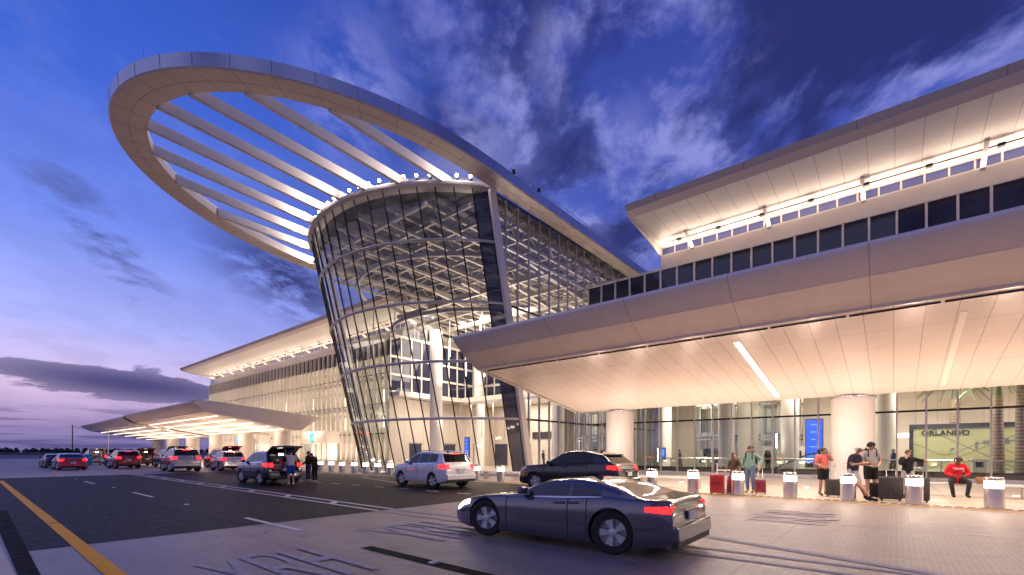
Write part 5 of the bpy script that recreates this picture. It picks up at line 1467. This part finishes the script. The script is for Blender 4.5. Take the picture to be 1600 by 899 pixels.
for s in (-1, 1): MB().lathe([(.06,-.02),(.065,0),(.06,.02)], 0, 0, 14).build('wheel', RUBBER, lt, loc=(s*.32, -.6, .062)).rotation_euler = (0, rad(90), 0)
# -- woman in coral
person('woman in a coral tee and black shorts, hand raised to her cheek', (-1.93, 19.35, .012), rad(38),
   dict(elL=(.25,-.16,1.26), wrL=(.13,-.14,1.50), hdL=(.10,-.12,1.56), elR=(-.23,.02,1.15), wrR=(-.12,-.24,1.05), hdR=(-.08,-.30,1.03), look=(.55,-.8,0)), SKIN_B, C('coral_tee', (.78, .17, .14)), C('black_shorts', (.018, .018, .02)), C('sandal', (.2, .1, .07)), HAIR_D, 1.70, 1.0, 'short', 'short', 'pony')
backpack('patterned grey backpack on the woman in coral', (-2.04, 19.47, 1.22), rad(38), C('patterned_grey', (.20, .15, .16)), .95)
suitcase('dark grey roller case in front of the woman in coral', -1.62, 19.05, rad(8), .40, .26, .60, GREYS, .48, True)
# -- men by the column
person('man in a navy tee and pale shorts leaning on a lit bollard with his phone', (-.98, 18.22, .012), rad(62),
   dict(pelvis=(0,.10,.93), spine=(0,.07,1.11), chest=(0,.0,1.30), nb=(0,-.05,1.43), neck=(0,-.08,1.49), head=(0,-.12,1.58), top=(0,-.12,1.66), shL=(.165,-.03,1.38), shR=(-.165,-.03,1.38), elL=(.21,-.05,1.12), wrL=(.13,-.30,1.16), hdL=(.09,-.37,1.18), elR=(-.21,-.03,1.12), wrR=(-.10,-.30,1.17), hdR=(-.05,-.37,1.19),
     hpL=(.085,.09,.88), hpR=(-.085,.09,.88), knL=(.09,-.10,.52), anL=(.04,-.30,.10), toL=(.03,-.46,.045), knR=(-.07,-.16,.50), anR=(.02,-.46,.09), toR=(.05,-.63,.05), look=(0,-.9,-.45)), SKIN_B, C('navy_tee', (.028, .032, .05)), C('pale_shorts', (.46, .44, .50)), C('dark_trainer', (.03, .028, .03)), HAIR_G, 1.75, 1.18, 'short', 'short', 'short')
tag(MB().box(-.035, .035, -.005, .005, -.07, .07).build('phone', BLACKP, loc=(-.62, 18.42, 1.20)), 'black phone held by the man in navy', 'phone')
person('tall man in grey tee and black cap in front of the big right column', (-.62, 19.55, .012), rad(25),
   dict(elL=(.26,.0,1.15), wrL=(.12,-.22,1.02), hdL=(.06,-.27,1.0), elR=(-.26,.0,1.15), wrR=(-.12,-.22,1.02), hdR=(-.06,-.27,.99), look=(.85,-.5,.05)), SKIN_B, C('grey_tee', (.33, .32, .33)), C('black_shorts_b', (.018, .018, .02)), C('black_shoe', (.02, .02, .02)), HAIR_D, 1.86, 1.12, 'short', 'short', 'short', BLKS)
backpack('black backpack on the tall man in the cap', (-.68, 19.68, 1.42), rad(25), C('backpack_dark', (.03,.03,.035)), 1.0)
suitcase('black case with its handle up behind the leaning man', -1.28, 19.3, rad(0), .38, .26, .62, BLKS, .52, True)
suitcase('small black case between the leaning man and the big grey suitcase', -.48, 19.25, rad(5), .34, .24, .52, BLKS, 0, True)
suitcase('big grey soft suitcase left of the lit bollard', -.10, 18.75, rad(-6), .58, .34, .74, GREYS, .22, True)
suitcase('big grey suitcase half hidden behind the second bollard from the right', .55, 18.75, rad(-6), .52, .34, .74, GREYS, .30, True)
person('woman in a white top and black cardigan behind the grey suitcases, hand to her face', (.32, 20.0, .012), rad(10),
   dict(elL=(.34,-.06,1.34), wrL=(.44,-.22,1.36), hdL=(.49,-.26,1.36), elR=(-.22,-.14,1.20), wrR=(-.06,-.16,1.44), hdR=(-.03,-.14,1.51), head=(.02,-.05,1.60), top=(.02,-.04,1.68), look=(.2,-.95,-.2)), SKIN_A, C('black_cardigan', (.02, .018, .02)), C('white_trousers', (.45, .42, .42)), C('dark_flat', (.05,.04,.04)), HAIR_B, 1.62, 1.0, 'long', 'long', 'short')
# -- seated person in red
pr_ = person('person in a red sweatshirt sitting on the bench with head bent over a phone', (1.62, 21.85, .012), rad(10),
   dict(pelvis=(0,0,.58), spine=(0,.02,.76), chest=(0,-.04,.97), nb=(0,-.10,1.09), neck=(0,-.14,1.15), head=(0,-.20,1.23), top=(0,-.21,1.31), shL=(.18,-.06,1.05), shR=(-.18,-.06,1.05), elL=(.30,-.10,.80), wrL=(.13,-.33,.72), hdL=(.08,-.39,.72), elR=(-.30,-.10,.80), wrR=(-.13,-.33,.72), hdR=(-.08,-.39,.73),
     hpL=(.10,-.02,.56), hpR=(-.10,-.02,.56), knL=(.22,-.44,.52), anL=(.16,-.42,.085), toL=(.17,-.60,.045), knR=(-.24,-.42,.52), anR=(-.17,-.36,.085), toR=(-.19,-.54,.045), look=(0,-.8,-.6)), SKIN_C, C('red_sweatshirt', (.62, .018, .03)), C('charcoal_trousers', (.035, .032, .034)), C('black_slider', (.02,.02,.02)), HAIR_D, 1.75, 1.2, 'long', 'long', 'short')
text3d('TEXAS', .10, INTWHITE, pr_, (0, -.215, .93), (rad(70), 0, 0), 'shirt_print', .003)
hb = thing('handbag', 'tan handbag on the bench right of the person in red', 'handbag', (2.25, 21.85, .48), 0)
rounded((-.17, .17, -.10, .10, 0, .22), 'bag', C('tan_leather', (.34, .20, .11)), hb, .05); MB().tube([(-.11,0,.2),(-.08,0,.34),(.08,0,.34),(.11,0,.2)], .012, 6).build('strap', C('tan_strap', (.2, .1, .06)), hb)
# -- at the open hatch of the dark blue SUV
person('man in a white tee, blue shorts and blue cap reaching up to the open hatch', (-21.25, 9.85, .008), rad(258),
   dict(elL=(.20,-.16,1.50), wrL=(.18,-.30,1.68), hdL=(.18,-.34,1.74), shL=(.16,0,1.44), elR=(-.27,.0,1.16), wrR=(-.24,-.12,.96), hdR=(-.23,-.16,.90)), SKIN_B, C('white_tee', (.62, .58, .62)), C('royal_shorts', (.015, .07, .40)), C('white_trainer', (.75, .74, .74)), HAIR_D, 1.62, 1.12, 'short', 'short', 'short', C('blue_cap', (.012, .03, .18)))
person('person in dark clothes close beside the open hatch, left of the pair', (-22.9, 11.5, .008), rad(-60), dict(wrL=(.2,-.25,1.0), hdL=(.2,-.31,1.0), look=(0,-.9,-.4)), SKIN_B, C('dark_coat', (.02,.018,.02)), C('navy_jeans', (.03,.05,.14)), C('white_shoe_b', (.6,.6,.6)), HAIR_B, 1.58, 1.05, 'long', 'long', 'short')
person('person in black bending towards the open hatch, right of the pair', (-22.15, 11.45, .008), rad(-75), dict(chest=(0,-.10,1.30), nb=(0,-.17,1.41), neck=(0,-.21,1.46), head=(0,-.27,1.53), top=(0,-.28,1.61), shL=(.165,-.12,1.37), shR=(-.165,-.12,1.37), elL=(.2,-.22,1.12), wrL=(.14,-.40,1.0), hdL=(.12,-.46,.99), elR=(-.2,-.22,1.12), wrR=(-.14,-.40,1.0), hdR=(-.12,-.46,.99), look=(0,-.8,-.5)), SKIN_A, C('black_top', (.016,.016,.018)), C('black_trousers', (.016,.016,.018)), C('white_trainer_b', (.7,.7,.7)), HAIR_B, 1.55, 1.05, 'long', 'long', 'short')
# -- far group by the open SUVs
far = [(-69.0, 10.6, 0, (.62,.6,.6), (.3,.28,.26), 'person in a pale shirt beside the blue bin at the far left'), (-67.5, 12.2, .6, (.7,.66,.6), (.03,.03,.04), 'person in a white shirt in the middle of the far group'), (-66.3, 12.8, 2.2, (.10,.08,.05), (.03,.03,.03), 'person in dark olive in the far group, right of the white shirt'), (-64.6, 12.6, 1.2, (.42,.05,.05), (.05,.05,.08), 'person in red bending in the far group'), (-61.0, 12.4, 2.8, (.62,.5,.5), (.10,.10,.12), 'person in pale pink nearest the red brake-lit SUV')]
for i, (x, y, r, a, b_, l) in enumerate(far):
    person(l, (x, y, .008), r, {}, SKIN_B, C('far_shirt_%d' % i, a), C('far_trousers_%d' % i, b_), BLKS, HAIR_D, 1.85, 1.0, 'short', 'long', 'short', group='people unloading far left')
tag(rounded((-.45,.45,-.35,.35,0,1.25), 'storage_bin', plain('cyan_plastic', (.01,.30,.62), .4), None, .06, (-69.6, 9.6, .008)), 'bright blue storage bin standing on the road at the far left', 'bin')
tag(rounded((-.4,.4,-.3,.3,0,.85), 'storage_bin', plain('blue_fabric', (.03,.06,.32), .7), None, .05, (-66.4, 10.9, .008)), 'dark blue bag standing on the road among the far group', 'bag')
# -- inside
person('grey-haired man in a blue shirt walking inside, behind the glass left of the map', (-.05, 33.6, .02), rad(-70), dict(anL=(.1,.2,.09), knL=(.1,.02,.5), toL=(.1,.08,.05), anR=(-.1,-.2,.085), toR=(-.1,-.36,.05), knR=(-.1,-.14,.5)), SKIN_A, C('blue_shirt', (.07,.09,.17)), C('grey_trousers', (.12,.12,.14)), BLKS, HAIR_G, 1.72, 1.05, 'long', 'long', 'short')
person('person in dark clothes inside the hall, left of the blue screen', (-6.6, 35.0, .02), rad(40), {}, SKIN_B, C('dark_top_in', (.05,.04,.05)), C('dark_trousers_in', (.03,.03,.04)), BLKS, HAIR_D, 1.65)

for i, (x, y, r, a, b_, l) in enumerate([(-10.2, 36.0, .6, (.30,.28,.27), (.04,.05,.09), 'person in a pale top inside the hall, above the long bench'), (-12.4, 34.6, 2.4, (.06,.05,.07), (.05,.05,.06), 'person in black inside the hall, left of the lift shaft'), (-2.9, 37.6, -.9, (.28,.07,.06), (.03,.03,.05), 'person in dark red inside the hall, between the blue screen and big column'), (-21.0, 33.6, .3, (.32,.30,.33), (.05,.05,.08), 'person in light grey inside the tower, above the white SUV'), (-24.6, 34.2, 1.9, (.05,.06,.10), (.03,.03,.04), 'person in navy inside the tower, left of the white SUV roof')]):
    person(l, (x, y, .02), r, dict(anL=(.1,.16,.09), knL=(.1,.0,.5), toL=(.1,.03,.05), anR=(-.1,-.16,.085), toR=(-.1,-.32,.05), knR=(-.1,-.14,.5)), SKIN_B, C('hall_top_%d' % i, a), C('hall_trousers_%d' % i, b_), BLKS, HAIR_D, 1.7, 1.0, 'long', 'long', 'short', group='people inside the terminal')
